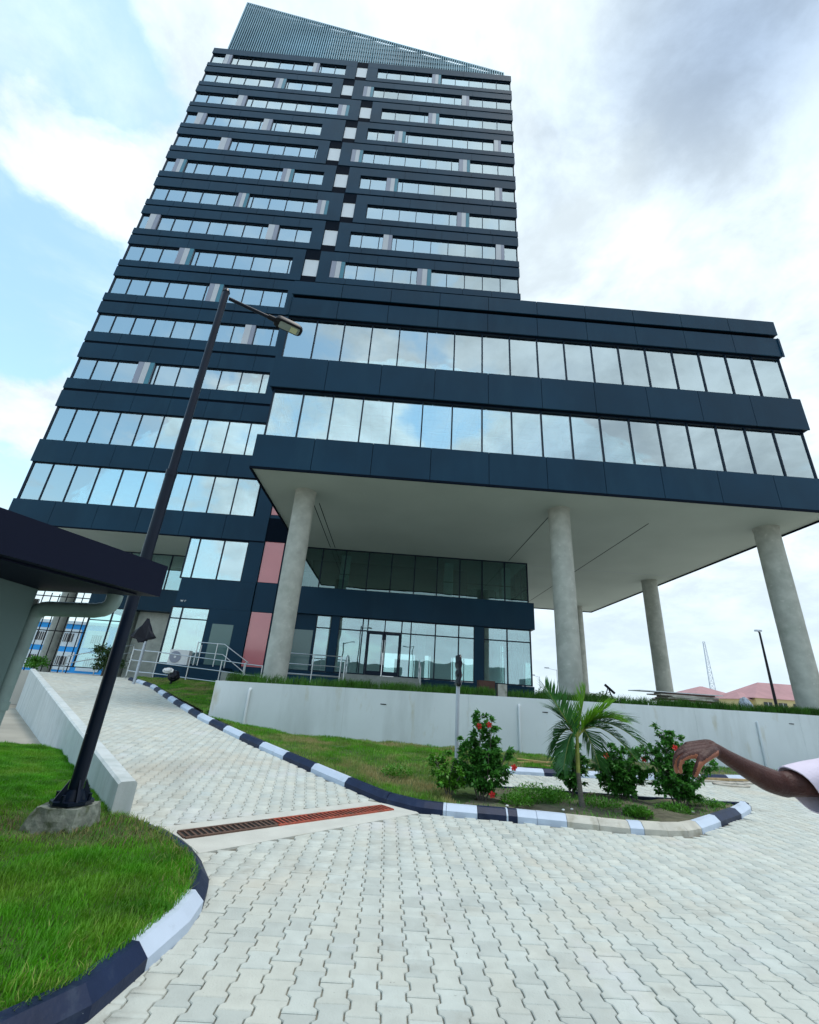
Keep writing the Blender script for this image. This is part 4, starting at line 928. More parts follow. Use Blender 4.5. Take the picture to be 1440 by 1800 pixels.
# ------------------------------------------------------------------ ground storeys under the tower on the left
bx0, bx1 = -12.42, -8.0
b = MB(); b.box(bx0 + .2, bx1, TOW + 0.02, TOW + 0.5, 5.36, 6.97)
b.build('block_band', M['clad'], tower)
MB().box(-8.86, -7.97, TOW + 0.022, TOW + 0.5, 6.975, 11.0).build('block_wall', M['clad'], tower)
MB().box(-8.86, -7.97, TOW + 0.024, TOW + 0.5, 11.005, UB[13]).build('block_wall', M['clad'], tower)
MB().box(-10.22, -7.97, TOW + 0.020, TOW + 0.5, 1.5, 5.355).build('block_wall', M['clad'], tower)
MB().box(-9.90, -8.74, TOW + 0.006, TOW + 0.03, 2.42, 4.55).build('spandrel_panel', M['teal_panel'], tower)
MB().box(-12.42, -10.24, TOW + 0.03, TOW + 0.5, 1.5, 2.32).build('block_plinth', M['clad'], tower)
MB().box(-12.2, -8.1, TOW + 4.2, TOW + 4.4, 1.5, ZS - .05).build('inner_wall', M['interior'], tower)
MB().box(-12.2, -8.1, TOW + .5, TOW + 4.2, 5.5, 6.8).build('inner_floor', M['ceiling'], tower)
def win(x, z, yg, mg, name='window'):
    wn = link(name, None, (x[0], yg, z[0]), tower); fr = MB()
    for i, (a, c) in enumerate(zip(x, x[1:])):
        for d, e in zip(z, z[1:]): boxo('pane', a + 0.025, c - 0.025, yg, yg + 0.014, d + 0.025, e - 0.025, mg, wn)
    for v in x: fr.box(v - 0.03, v + 0.03, yg - 0.05, yg + 0.08, z[0], z[-1])
    for v in z: fr.box(x[0] - .029, x[-1] + .029, yg - 0.048, yg + 0.078, v - 0.028, v + 0.028)
    fr.build('window_frame', M['frame'], wn); return wn
win([-12.35, -11.76, -10.32, -8.90], [7.0, 9.40], TOW + 0.12, M['glass'])
win([-12.35, -11.76, -10.26], [2.36, 4.72, 5.33], TOW + 0.12, M['glass'])
for z in (1.95, 3.4): pass
boxo('side_pane', -12.37, -12.356, TOW + 0.15, TOW + 4.2, 7.0, 9.4, M['glass'], tower); boxo('side_pane', -12.37, -12.356, TOW + 0.15, TOW + 4.2, 2.3, 5.3, M['glass'], tower)
# pink glass strip with dark spandrels, and the dark wall right of it
for z0, z1 in ((2.46, 5.35), (7.06, 9.62), (11.25, 13.4)):
    MB().box(-7.93, -6.80, TOW + 0.10, TOW + 0.16, z0, z1).build('pink_panel', M['pink'], tower)
MB().box(-7.96, -6.72, TOW + 0.165, TOW + 0.5, 1.5, 13.5).build('strip_wall', M['clad'], tower)
for z0, z1 in ((1.5, 2.44), (5.37, 7.04), (9.64, 11.23)): MB().box(-7.95, -6.78, TOW + 0.08, TOW + 0.163, z0, z1).build('spandrel_panel', M['clad'], tower)
MB().box(-6.715, -5.63, TOW + 0.10, TOW + 0.6, 1.5, 13.5).build('strip_wall', M['clad'], tower)
# recessed block further left
RY = 30.0
MB().box(-19.9, -12.3, RY - 0.1, RY + 6, 5.62, 7.0).build('recess_band', M['clad'], tower)
win([-19.6, -18.2, -16.8, -15.4, -14.0, -12.5], [7.03, 9.42], RY, M['glass_low'])
win([-19.6, -18.2, -16.9], [1.9, 4.8, 5.6], RY, M['glass_low'])
MB().box(-16.85, -14.4, RY + 0.6, RY + 1.2, 1.5, 5.6).build('recess_wall', M['concrete'], tower)
win([-14.4, -13.4, -12.4], [1.6, 4.5, 5.5], RY, M['glass_low'])
MB().box(-19.5, -12.4, RY + 5, RY + 5.2, 1.5, 9.4).build('inner_wall', M['int_dark'], tower)
MB().box(-12.40, -12.2, TOW + 4.25, RY, 1.5, ZS - 0.04).build('recess_wall', M['clad'], tower)
# small pale lettering on the dark wall of the left block
cu = bpy.data.curves.new('wall_lettering', 'FONT'); cu.body = 'w r'; cu.size = 0.22; cu.extrude = 0.01
o = bpy.data.objects.new('wall_lettering', cu); COL.objects.link(o)
dg = bpy.context.evaluated_depsgraph_get(); me = bpy.data.meshes.new_from_object(o.evaluated_get(dg)); bpy.data.objects.remove(o)
me.materials.clear(); me.materials.append(M['white']); me.transform(Matrix.Rotation(R(90), 4, 'X'))
link('wall_lettering', me, (-11.95, TOW + 0.01, 5.62), tower)

# ================================================================== lamp pole with its footing
px0, py0 = -3.19, 5.57
lp = thing('street_lamp', (px0, py0, 0.33), 'tall dark lamp pole by the lawn, its single LED head reaching across the tower windows', 'street lamp')
b = MB(); b.tube([(px0, py0, 0.40), (px0, py0, 4.2)], 0.068, 20); b.build('lower_pole', M['pole'], lp, smooth=True)
b = MB(); b.tube([(px0, py0, 4.16), (px0, py0, 7.60)], [0.056, 0.050], 20); b.tube([(px0, py0, 4.15), (px0, py0, 4.24)], 0.072, 20); b.tube([(px0, py0, 7.60), (px0, py0, 7.66)], [0.060, 0.040], 20)
b.build('upper_pole', M['pole'], lp, smooth=True)
fl = MB().prism([(px0 + .20 * math.cos(a), py0 + .20 * math.sin(a)) for a in [R(22.5 + 45 * i) for i in range(8)]], 0.345, 0.375)
fo = fl.build('base_flange', M['pole'], lp)
for i in range(4):
    a = R(45 + 90 * i); c, s = math.cos(a), math.sin(a)
    m = MB(); m.add([(px0 + c * .075 - s * .008, py0 + s * .075 + c * .008, .375), (px0 + c * .175 - s * .008, py0 + s * .175 + c * .008, .375), (px0 + c * .075 - s * .008, py0 + s * .075 + c * .008, .56),
                     (px0 + c * .075 + s * .008, py0 + s * .075 - c * .008, .375), (px0 + c * .175 + s * .008, py0 + s * .175 - c * .008, .375), (px0 + c * .075 + s * .008, py0 + s * .075 - c * .008, .56)],
                    [(0, 1, 2), (5, 4, 3), (0, 3, 4, 1), (1, 4, 5, 2), (2, 5, 3, 0)]); m.build('gusset', M['pole'], lp)
    a += R(45); MB().tube([(px0 + .165 * math.cos(a), py0 + .165 * math.sin(a), .375), (px0 + .165 * math.cos(a), py0 + .165 * math.sin(a), .44)], .02, 6).build('anchor_bolt', M['pole'], lp)
MB().tube([(px0, py0, .376), (px0, py0, .42), (px0, py0, .47)], [.115, .10, .071], 20).build('base_collar', M['pole'], lp, smooth=True)
ax, ay = 0.870, 0.493
MB().tube([(px0 + ax * .06, py0 + ay * .06, 7.50), (px0 + ax * .85, py0 + ay * .85, 7.50)], .030, 10).build('lamp_arm', M['pole'], lp, smooth=True)
# head: a flat rounded case with a glazed underside
hc = Vector((px0 + ax * 1.08, py0 + ay * 1.08, 7.505)); d = Vector((ax, ay, 0)); n_ = Vector((-ay, ax, 0))
def rounded(cx, l, w_, r_, z, k=5):
    pts = []
    for sx, sy, a0_ in ((1, 1, 0), (-1, 1, 90), (-1, -1, 180), (1, -1, 270)):
        for i in range(k + 1):
            a = R(a0_ + 90 * i / k); p = hc + d * (cx + sx * (l - r_) + r_ * math.cos(a)) + n_ * (sy * (w_ - r_) + r_ * math.sin(a)); pts.append((p.x, p.y, z))
    return pts
m = MB(); rings = [rounded(0, .24, .11, .07, 7.468), rounded(0, .25, .12, .08, 7.48), rounded(0, .245, .115, .08, 7.525), rounded(-.02, .20, .09, .06, 7.57)]
nn = len(rings[0]); m.add([p for r_ in rings for p in r_], [(i * nn + j, i * nn + (j + 1) % nn, (i + 1) * nn + (j + 1) % nn, (i + 1) * nn + j) for i in range(3) for j in range(nn)] + [tuple(range(nn - 1, -1, -1)), tuple(range(3 * nn, 4 * nn))])
head = m.build('lamp_head', M['black_metal'], lp, smooth=True)
m = MB(); rr_ = rounded(0.02, .18, .082, .03, 7.459); r2_ = rounded(0.02, .18, .082, .03, 7.467); nn = len(rr_)
m.add(rr_ + r2_, [tuple(range(nn - 1, -1, -1))] + [(j, (j + 1) % nn, nn + (j + 1) % nn, nn + j) for j in range(nn)]); m.build('lens', mat('lamp_lens', (0.22, 0.27, 0.24), 0.15, 0, 0.05), head)
m = MB(); p = hc + d * .10; m.bar(p - d * .06 + Vector((0, 0, -.053)), p + d * .06 + Vector((0, 0, -.053)), .13, .006); m.build('led_board', mat('led_board', (0.55, 0.58, 0.36), 0.4, 0, 0.05), head)
MB().tube([tuple(hc - d * .36), tuple(hc - d * .20)], [.042, .05], 10).build('arm_socket', M['black_metal'], head, smooth=True)
# rough concrete footing
bm = bmesh.new(); bmesh.ops.create_cube(bm, size=1); bmesh.ops.subdivide_edges(bm, edges=bm.edges[:], cuts=7, use_grid_fill=True)
for v in bm.verts:
    x, y, z = v.co; f = 0.44 + 0.20 * (0.5 - z); r0 = math.hypot(x, y) + 1e-6; sq = max(abs(x), abs(y)) / r0
    k = 1.0 - 0.35 * (1 - sq) ; jj = 0.035 * math.sin(9 * x + 5 * z) * math.cos(8 * y - 3 * z) + random.uniform(-.016, .016)
    v.co = ((x * f * k) * (1 + jj) * 1.05 - 0.05 * (0.5 - z), (y * f * k) * (1 + jj), z * 0.42 + 0.12 + (random.uniform(-.012, .008) if z > .4 else 0))
me = bpy.data.meshes.new('lamp_footing'); bm.to_mesh(me); bm.free(); me.materials.append(M['rock'])
tag(link('lamp_footing', me, (px0 - 0.03, py0 + .02, 0.0)), 'broken rough concrete block under the base of the dark lamp pole', 'footing')

# ================================================================== gatehouse at the left edge
gh = thing('gatehouse', (-4.6, 3.6, 0.1), 'grey gatehouse with a thick dark flat roof, cut off by the left edge', 'building')
rf = [(-2.24, 4.33), (-2.88, 2.60), (-3.40, 1.20), (-7.2, 1.5), (-7.2, 5.0), (-4.2, 4.58)]
rm = MB().prism(rf, 2.315, 2.615); rm.build('roof', M['fascia'], gh)
inner = inset(rf, 0.12 if True else 0)
MB().prism([(-2.40, 4.22), (-2.98, 2.62), (-3.48, 1.32), (-7.1, 1.62), (-7.1, 4.88), (-4.2, 4.46)], 2.30, 2.312).build('roof_soffit', M['render_grey'] if False else M['fascia'], gh)
MB().box(-7.0, -3.36, 1.75, 4.30, -0.02, 2.298).build('wall', M['render_grey'], gh)
pp = MB(); pr = 0.070; X0, Y0 = -3.40, 4.40
pts = [(X0 - .0, Y0, 0.02), (X0, Y0, 2.02)]
for i in range(6): a = R(90 * i / 5); pts.append((X0 + .12 - .12 * math.cos(a), Y0, 2.02 + .12 * math.sin(a)))
pts += [(-2.84, Y0, 2.155)]
for i in range(6): a = R(90 * i / 5); pts.append((-2.80 + .10 * math.sin(a), Y0, 2.165 + .10 - .10 * math.cos(a)))
pts += [(-2.70, Y0, 2.312)]
pp.tube(pts, pr, 18); pp.build('downpipe', M['pipe'], gh, smooth=True)
for z in (1.25,): MB().tube([(X0, Y0, z), (X0, Y0, z + .07)], pr + .012, 18).build('pipe_socket', M['pipe'], gh, smooth=True)
wl_ = thing('wall_light', (-3.52, 4.31, 2.2), 'small white box light under the gatehouse roof at the left edge', 'light')
MB().box(-3.66, -3.50, 4.302, 4.40, 2.13, 2.235).build('lamp_case', M['black_metal'], wl_); MB().box(-3.52, -3.40, 4.403, 4.42, 2.14, 2.225).build('lamp_face', M['white'], wl_)

# ================================================================== railings, unit, covered signs and clutter by the building
def rail(mb, pts, r=0.024): mb.tube(pts, r, 8)
RG = 'steel railings in front of the building'
def railing(loc, label, posts, rails_):
    t = thing('railing', loc, label, 'railing', RG)
    for (x, y, z0, z1) in posts: MB().tube([(x, y, z0), (x, y, z1)], 0.028, 8).build('post', M['steel'], t, smooth=True)
    for pts in rails_: MB().tube(pts, 0.024, 8).build('rail', M['steel'], t, smooth=True)
    return t
y = 22.5
xs = [(-12.15, 1.60, 2.80), (-11.75, 1.60, 2.78), (-10.95, 1.60, 2.76), (-9.43, 1.60, 2.66), (-7.93, 1.62, 2.58), (-6.85, 1.64, 2.50), (-6.0, 1.64, 2.46)]
railing((-9, y, 1.6), 'long two-bar railing at the top of the green slope, left of the white wall', [(x, y, a, b_) for x, a, b_ in xs],
        [[(x, y, b_ - dz_) for x, a, b_ in xs] for dz_ in (0.03, 0.5, 0.98)])
y = 24.0
railing((-8.9, y, 2.3), 'raised railing sloping down over the side steps before the pink glass', [(-9.85, y, 2.30, 3.42), (-9.65, y, 2.30, 3.30), (-8.86, y, 2.30, 3.43), (-8.30, y, 2.25, 3.28), (-7.25, y, 1.66, 2.62)],
        [[(-9.87, y, 3.42), (-8.5, y, 3.40), (-8.3, y, 3.28), (-7.15, y, 2.60)], [(-9.85, y, 2.93), (-8.5, y, 2.90), (-8.3, y, 2.78), (-7.2, y, 2.08)]])
y = 24.35
railing((-4, y, 2.1), 'two-bar railing left of the entrance steps, beside the left column', [(-5.5, y, 1.66, 3.25), (-3.96, y, 1.66, 3.25), (-2.52, y, 1.66, 3.24)],
        [[(-5.6, y, 3.23), (-2.5, y, 3.23)], [(-5.6, y, 2.72), (-2.5, y, 2.72)], [(-5.6, y, 2.25), (-2.5, y, 2.25)]])
railing((-2.3, y, 1.7), 'short handrail stepping down the left end of the entrance steps', [(-2.3, y - 0.1, 1.66, 3.0), (-2.3, y + 1.1, 2.4, 3.4)], [[(-2.3, y - .1, 2.98), (-2.3, y + 1.1, 3.4)], [(-2.3, y - .1, 2.5), (-2.3, y + 1.1, 2.95)]])
railing((1.6, y, 1.7), 'short handrail stepping down the right end of the entrance steps', [(1.62, y - .1, 1.66, 3.0), (1.62, y + 1.1, 2.4, 3.4)], [[(1.62, y - .1, 2.98), (1.62, y + 1.1, 3.4)], [(1.62, y - .1, 2.5), (1.62, y + 1.1, 2.95)]])
railing((-17, 28, 1.5), 'sloping handrail at the far left behind the lamp pole', [(-18.1, 27.0, 1.5, 2.4), (-17.0, 28.0, 1.5, 2.9), (-15.8, 29.2, 1.5, 3.3)], [[(-18.1, 27.0, 2.4), (-15.8, 29.2, 3.4)], [(-18.1, 27.0, 2.0), (-15.8, 29.2, 2.95)]])
t = thing('side_steps', (-8.9, 24.6, 1.5), 'dark plinth with side steps below the green glass panel', 'steps')
MB().box(-9.95, -8.35, 23.9, TOW - .01, 1.5, 2.30).build('plinth', M['clad'], t)
for i in range(3): MB().box(-8.345 + .34 * i, -8.01 + .34 * i, 23.9, TOW - .01, 1.5, 2.1 - .2 * i).build('step', M['step'], t)
t = thing('air_conditioner', (-10.85, 24.7, 1.5), 'white outdoor air-conditioning unit with a round fan behind the long railing', 'air conditioner')
MB().box(-11.42, -10.42, 24.55, 24.95, 2.30, 3.02).build('case', M['white'], t)
MB().tube([(-11.08, 24.548, 2.66), (-11.08, 24.53, 2.66)], 0.29, 24).build('fan_grille', M['pier_mid'], t); MB().tube([(-11.08, 24.525, 2.66), (-11.08, 24.515, 2.66)], 0.06, 12).build('fan_hub', M['white'], t)
MB().box(-11.5, -10.3, 24.45, 25.0, 1.5, 2.295).build('stand', M['clad'], t)

def crumple(name, loc, dims, m, seed, parent=None, taper=0.0, sub=3):
    r = random.Random(seed); bm = bmesh.new(); bmesh.ops.create_icosphere(bm, subdivisions=sub, radius=1)
    for v in bm.verts:
        x, y_, z = v.co; q = 1 + 0.10 * math.sin(7 * x + 3 * z + seed) + 0.09 * math.sin(9 * y_ - 5 * z + seed) + r.uniform(-.05, .05)
        tp = 1 - taper * (z + 1) / 2
        v.co = (x * dims[0] * q * tp, y_ * dims[1] * q * tp, z * dims[2] * (1 + r.uniform(-.03, .03)))
    me = bpy.data.meshes.new(name); bm.to_mesh(me); bm.free(); me.materials.append(m); return link(name, me, loc, parent)
t = thing('covered_sign', (-10.42, 20.0, 1.45), 'road sign wrapped in black plastic on a grey post beside the long railing', 'sign')
MB().tube([(-10.42, 20, 1.3), (-10.42, 20, 3.0)], 0.055, 12).build('post', M['galv'], t, smooth=True)
# triangular wrapped plate: point up, gathered below
bm = bmesh.new(); r_ = random.Random(5); prof = [(0, .50), (.16, .22), (.34, -.02), (.52, -.25), (.46, -.33), (.2, -.40), (.10, -.52), (0, -.52)]
ring = [(-x, z) for x, z in prof[::-1][1:-1]] + prof
mbx = MB(); ns = len(ring)
for lay, sc_ in ((-.09, .75), (-.05, 1.0), (.05, 1.0), (.09, .75)):
    for (x, z) in ring: mbx.v.append((-10.56 + x * sc_ * 1.0 + r_.uniform(-.03, .03), 20 + lay - .02 + r_.uniform(-.03, .03), 3.45 + z * (0.9 + .1 * sc_) + r_.uniform(-.03, .03)))
mbx.f = [(k * ns + j, k * ns + (j + 1) % ns, (k + 1) * ns + (j + 1) % ns, (k + 1) * ns + j) for k in range(3) for j in range(ns)] + [tuple(range(ns - 1, -1, -1)), tuple(range(3 * ns, 4 * ns))]
mbx.mi = [0] * len(mbx.f); mbx.build('plastic_wrap', M['bag'], t)
t = thing('covered_sign', (1.45, 9.8, 0.1), 'narrow sign wrapped in black plastic on a grey post behind the left flowering shrub', 'sign')
MB().tube([(1.45, 9.8, 0.05), (1.45, 9.8, 2.3)], 0.040, 12).build('post', M['galv'], t, smooth=True)
mbx = MB(); ns = 10
for i in range(12):
    z = 1.83 + 0.62 * i / 11; wx = (0.050 + .018 * math.sin(i * 1.9) + (.015 if i in (8, 9) else 0)) * (0.75 if i in (0, 11) else 1); wy = 0.26 * (0.8 if i in (0, 11) else 1)
    for j in range(ns): a = 2 * math.pi * j / ns; mbx.v.append((1.455 + wx * math.cos(a) + r_.uniform(-.01, .01), 9.8 + wy * math.sin(a), z + r_.uniform(-.012, .012)))
mbx.f = [(k * ns + j, k * ns + (j + 1) % ns, (k + 1) * ns + (j + 1) % ns, (k + 1) * ns + j) for k in range(11) for j in range(ns)] + [tuple(range(ns - 1, -1, -1)), tuple(range(11 * ns, 12 * ns))]
mbx.mi = [0] * len(mbx.f); mbx.build('plastic_wrap', M['bag'], t)

t = thing('wrapped_spotlight', (-9.5, 21.2, 1.5), 'small black and white wrapped spotlight standing on the grass before the long railing', 'spotlight')
crumple('black_body', (-9.42, 21.2, 1.72), (.24, .18, .24), M['bag'], 3, t); crumple('white_cap', (-9.66, 21.1, 1.92), (.24, .17, .13), M['white'], 4, t); MB().tube([(-9.48, 21.2, 1.35), (-9.45, 21.2, 1.6)], .05, 8).build('stem', M['black_metal'], t)
# things on the forecourt above the wall
tag(MB().box(3.82, 4.50, 19.8, 20.3, 1.66, 2.38).build('brown_box', M['brown']), 'brown box on the forecourt below the entrance glass, right of the narrow covered sign', 'box')
tag(MB().box(4.62, 5.0, 19.8, 20.1, 1.66, 2.28).build('pale_block', M['kerb_bare']), 'small pale concrete block right of the brown box', 'block')
t = thing('board_stack', (12.0, 19.0, 1.66), 'uneven stack of pale boards lying between the two right-hand columns', 'boards')
for bx_ in (11.3, 12.1, 12.9): MB().box(bx_ - .12, bx_ + .12, 18.5, 19.5, 1.665, 2.025).build('bearer', M['brown'], t)
for i in range(7):
    a = random.uniform(-.10, .10); ca, sa = math.cos(a), math.sin(a); ln = random.uniform(.85, 1.25) * (1.35 if i == 6 else 1); cx = 12.1 + random.uniform(-.2, .2) - (0.55 if i == 6 else 0)
    z = 2.03 + .055 * i; pts = [(cx + ca * u * ln - sa * v * .5, 19.0 + sa * u * ln + ca * v * .5) for u, v in ((-1, -1), (1, -1), (1, 1), (-1, 1))]
    MB().prism(pts, z, z + (.05 if i != 6 else .03)).build('board', (M['board'], M['brown'], M['board'], M['kerb_bare'])[i % 4] if i < 6 else M['white'], t)
tag(crumple('plastic_sheet', (13.95, 18.2, 1.98), (.26, .3, .40), mat('crumpled_plastic', (.5, .54, .62), .3, 0, .5, 9, bump=.6, bscale=12), 9, taper=.3), 'crumpled pale plastic sheet on the wall top left of the black street lamp', 'plastic sheet')
t = thing('camera_tripod', (11.3, 24, 1.66), 'small dark surveying tripod standing on the forecourt between the columns', 'tripod')
for dx, dy in ((-.42, 0), (.42, .1), (.18, -.3)): MB().bar((11.3, 24, 2.62), (11.3 + dx, 24 + dy, 1.66), .035).build('leg', M['black_metal'], t)
MB().bar((11.15, 24, 2.75), (11.62, 24, 2.36), .10).build('instrument', M['black_metal'], t)
tag(crumple('small_dark_drum', (10.55, 24, 1.95), (.17, .17, .32), M['bag'], 12), 'small dark bundle on the forecourt right of the middle column', 'bundle')
tag(crumple('blue_sack', (4.9, 12.85, 0.20), (.42, .25, .10), mat('pale_blue_sack', (.42, .52, .60), .6, 0, .2, 5), 15), 'flat pale blue sack lying on the verge behind the palm', 'sack')
t = thing('timber_pile', (3.9, 13.0, .12), 'few yellow timber offcuts lying on the grass left of the pale blue sack', 'timber')
for i, (x0_, y0_, x1_, y1_) in enumerate(((3.3, 13.1, 4.3, 12.75), (3.5, 12.9, 4.5, 13.2), (3.6, 13.3, 4.2, 12.7))): MB().bar((x0_, y0_, .14 + .04 * i), (x1_, y1_, .16 + .04 * i), .07, .03).build('timber', mat('raw_timber', (.50, .34, .14), .8, 0, .2, 6), t)
t = thing('cable_loop', (9.0, 12.9, 0), 'pale hose looped on the paving below the pointing forearm', 'hose')
MB().tube([(8.2 + .4 * i / 3, 13.0 + .02 * i, .03) for i in range(4)] + [(8.9 + .5 * math.sin(a), 12.75 + .3 * math.cos(a), .03) for a in np.linspace(0, 4.4, 14)] + [(10.4, 13.4, .03)], .022, 8).build('hose', M['board'], t, smooth=True)
MB().bar((8.4, 13.22, .05), (10.1, 13.55, .05), .10, .05).build('plank', mat('plank_wood', (.42, .30, .16), .8, 0, .2, 6), t)

# ================================================================== plants
def leaf_cloud(name, centres, L, W, m, seed, parent, droop=0.4, kind='stuff'):
    """centres: (n,3) leaf bases with (n,3) outward directions; each leaf folded along its midrib, four triangles"""
    r = np.random.default_rng(seed); P, D = centres; n = len(P)
    D = D + r.normal(0, .55, D.shape); D[:, 2] += r.uniform(-droop, .25, n); D /= np.linalg.norm(D, axis=1)[:, None]
    up_ = np.tile([0, 0, 1.0], (n, 1)) + r.normal(0, .35, (n, 3)); S = np.cross(D, up_); S /= np.linalg.norm(S, axis=1)[:, None] + 1e-9; Nn = np.cross(S, D)
    l = L * r.uniform(.6, 1.25, n)[:, None]; w_ = W * r.uniform(.7, 1.2, n)[:, None]
    V = np.empty((n, 6, 3)); V[:, 0] = P; V[:, 1] = P + D * l * .42 + S * w_ * .5 + Nn * w_ * .18; V[:, 2] = P + D * l * .45; V[:, 3] = P + D * l * .42 - S * w_ * .5 + Nn * w_ * .18
    V[:, 4] = P + D * l - Nn * l * .22; V[:, 5] = P + D * l * .75 - Nn * l * .08
    b = (np.arange(n) * 6)[:, None]
    F = np.concatenate([b + np.array([[0, 1, 2]]), b + np.array([[0, 2, 3]]), b + np.array([[1, 5, 2]]), b + np.array([[2, 5, 3]]), b + np.array([[1, 4, 5]]), b + np.array([[5, 4, 3]])])
    return np_mesh(name, V.reshape(-1, 3), F, m, parent, kind=kind, loc=(0, 0, 0)) if parent is None else _rel(np_mesh, name, V, F, m, parent, kind)
def _rel(f, name, V, F, m, parent, kind):
    o = WP[parent.name]; return np_mesh(name, V.reshape(-1, 3) - np.array(o), F, m, parent, kind=kind, loc=tuple(o))
def shrub(loc, label, stems, n, seed, flowers=(), L=.085, W=.052, gm='hibiscus'):
    """stems: (dx, dy, height, spread) leaders; leaves grow along side shoots of every leader"""
    r = random.Random(seed); t = thing('hibiscus_shrub', loc, label, 'shrub', None); wood = MB(); P = []; D = []
    x0_, y0_, z0_ = loc; tot = sum(s[2] * s[3] for s in stems)
    for dx, dy, h, sp in stems:
        sp *= 1.22
        top = Vector((x0_ + dx, y0_ + dy, z0_ + h)); base = Vector((x0_ + dx * .15, y0_ + dy * .15, z0_)); mid = base.lerp(top, .5) + Vector((r.uniform(-.04, .04), r.uniform(-.04, .04), 0))
        wood.tube([base, mid, top], [.014, .009, .003], 5)
        k = max(6, int(26 * h)); per = int(0.95 * n * h * sp / tot / k)
        for i in range(k):
            u = .14 + .86 * (i + r.random()) / k; c = base.lerp(mid, u * 2) if u < .5 else mid.lerp(top, u * 2 - 1)
            a = r.uniform(0, 6.283); reach = sp * (1.05 - .75 * max(0, u - .35)) * r.uniform(.45, 1.0) * (0.72 if u < .2 else 1)
            tip = c + Vector((math.cos(a) * reach, math.sin(a) * reach, r.uniform(.0, .5) * reach))
            wood.tube([c, tip], [.005, .002], 4)
            for j in range(per):
                q = r.random() ** .6; p = c.lerp(tip, .15 + .85 * q); P.append(p + Vector((r.gauss(0, .014), r.gauss(0, .014), r.gauss(0, .014)))); D.append((tip - c).normalized() * .8 + Vector((r.gauss(0, .5), r.gauss(0, .5), .25)))
    wood.build('branches', M['bark'], t)['kind'] = 'stuff'
    leaf_cloud('foliage', (np.array([tuple(p) for p in P]), np.array([tuple(d_) for d_ in D])), L, W, M[gm], seed, t)
    for (fx, fy, fz) in flowers:
        c = Vector((x0_ + fx, y0_ + fy, z0_ + fz)); mb = MB(); face = Vector((-fx * .3 - .2, -1, .25)).normalized(); sx = face.cross(Vector((0, 0, 1))).normalized(); sz = sx.cross(face)
        for k in range(5):
            a = 2 * math.pi * k / 5 + fx; dr = sx * math.cos(a) + sz * math.sin(a); tg = -sx * math.sin(a) + sz * math.cos(a)
            mb.add([c, c + dr * .024 + tg * .020 + face * .014, c + dr * .052 + tg * .013 + face * .002, c + dr * .050 - tg * .013 + face * .012, c + dr * .024 - tg * .020 + face * .018], [(0, 1, 2), (0, 2, 3), (0, 3, 4)])
        mb.bar(c, c + face * .07, .008); mb.build('flower', M['flower'], t)
    return t
shrub((1.66, 8.42, .09), 'tall two-topped hibiscus shrub with red flowers beside the narrow covered sign', [(-.02, 0, 1.28, .20), (.20, .05, 1.20, .20), (-.28, .1, .85, .18), (.42, -.05, .72, .20), (.1, -.15, .7, .26), (-.12, .2, .8, .24), (.28, .2, .9, .22)], 4200, 11,
      ((-.06, -.12, 1.10), (.12, -.1, 1.13), (.52, -.15, .52), (.12, -.30, .14)))
shrub((4.42, 9.30, .09), 'rounded hibiscus shrub with two red flowers right of the palm', [(-.28, 0, .72, .24), (.02, 0, .86, .26), (.32, .05, .82, .26), (.18, -.15, .6, .28), (-.12, -.12, .6, .26), (.4, -.1, .5, .22), (-.35, .1, .5, .2)], 4300, 12, ((-.33, -.25, .72), (.38, -.25, .70)))
shrub((5.28, 8.92, .09), 'largest hibiscus shrub, behind the pointing hand at the right end of the island', [(-.12, 0, 1.22, .24), (.12, .05, 1.12, .26), (-.42, .1, .92, .24), (.42, 0, .90, .26), (.65, .05, .70, .24), (0, -.2, .8, .30), (-.28, -.1, .7, .26), (.25, .25, .9, .26)], 5200, 13, ((-.12, -.3, .95),))
shrub((3.55, 9.45, .09), 'small dark hibiscus shrub partly hidden behind the palm trunk', [(-.1, 0, .75, .2), (.15, 0, .85, .22), (0, .1, .7, .22), (.25, 0, .6, .2)], 2400, 14)
shrub((1.15, 8.55, .12), 'low bright green shrub at the foot of the two-topped hibiscus', [(-.25, 0, .55, .2), (.05, -.1, .5, .24), (.2, -.2, .4, .24), (-.1, .2, .6, .2)], 1700, 16, L=.07, W=.04, gm='weed')
def weed(loc, label, rad, h, n, seed):
    r = np.random.default_rng(seed); a = r.uniform(0, 6.28, n); q = np.sqrt(r.random(n)); P = np.stack([loc[0] + np.cos(a) * q * rad, loc[1] + np.sin(a) * q * rad * .7, loc[2] + r.random(n) * h * (1 - .6 * q ** 2)], 1)
    D = np.stack([np.cos(a) * .6, np.sin(a) * .6, np.ones(n) * .8], 1); t = thing('weed_clump', loc, label, 'weed', None)
    leaf_cloud('foliage', (P, D), .055, .022, M['weed'], seed, t, droop=.1)
    st_ = MB()
    for i in range(12): st_.bar((loc[0], loc[1], loc[2] - .02), tuple(P[i * (n // 12)]), .006)
    st_.build('stems', M['weed'], t)['kind'] = 'stuff'
weed((2.62, 8.65, .09), 'wide clump of bright weeds between the tall hibiscus and the palm', .42, .26, 1400, 31)
weed((2.20, 8.25, .09), 'low weeds beside the right foot of the tall hibiscus', .26, .16, 500, 32)
weed((3.08, 8.95, .09), 'small weed clump just left of the palm trunk', .24, .20, 450, 33)
weed((4.05, 8.02, .09), 'compact bright weed clump near the kerb, right of the palm', .22, .13, 750, 34)
weed((4.95, 8.55, .09), 'thin weeds in front of the largest hibiscus', .30, .12, 380, 35)
weed((5.90, 9.15, .09), 'weeds at the right tip of the planting island', .32, .14, 500, 36)
weed((0.30, 9.6, .2), 'leafy weed clump in the dry grass left of the low green shrub', .30, .18, 500, 37)
weed((3.75, 8.6, .09), 'sparse weeds between the palm and its right-hand hibiscus', .30, .12, 300, 38)
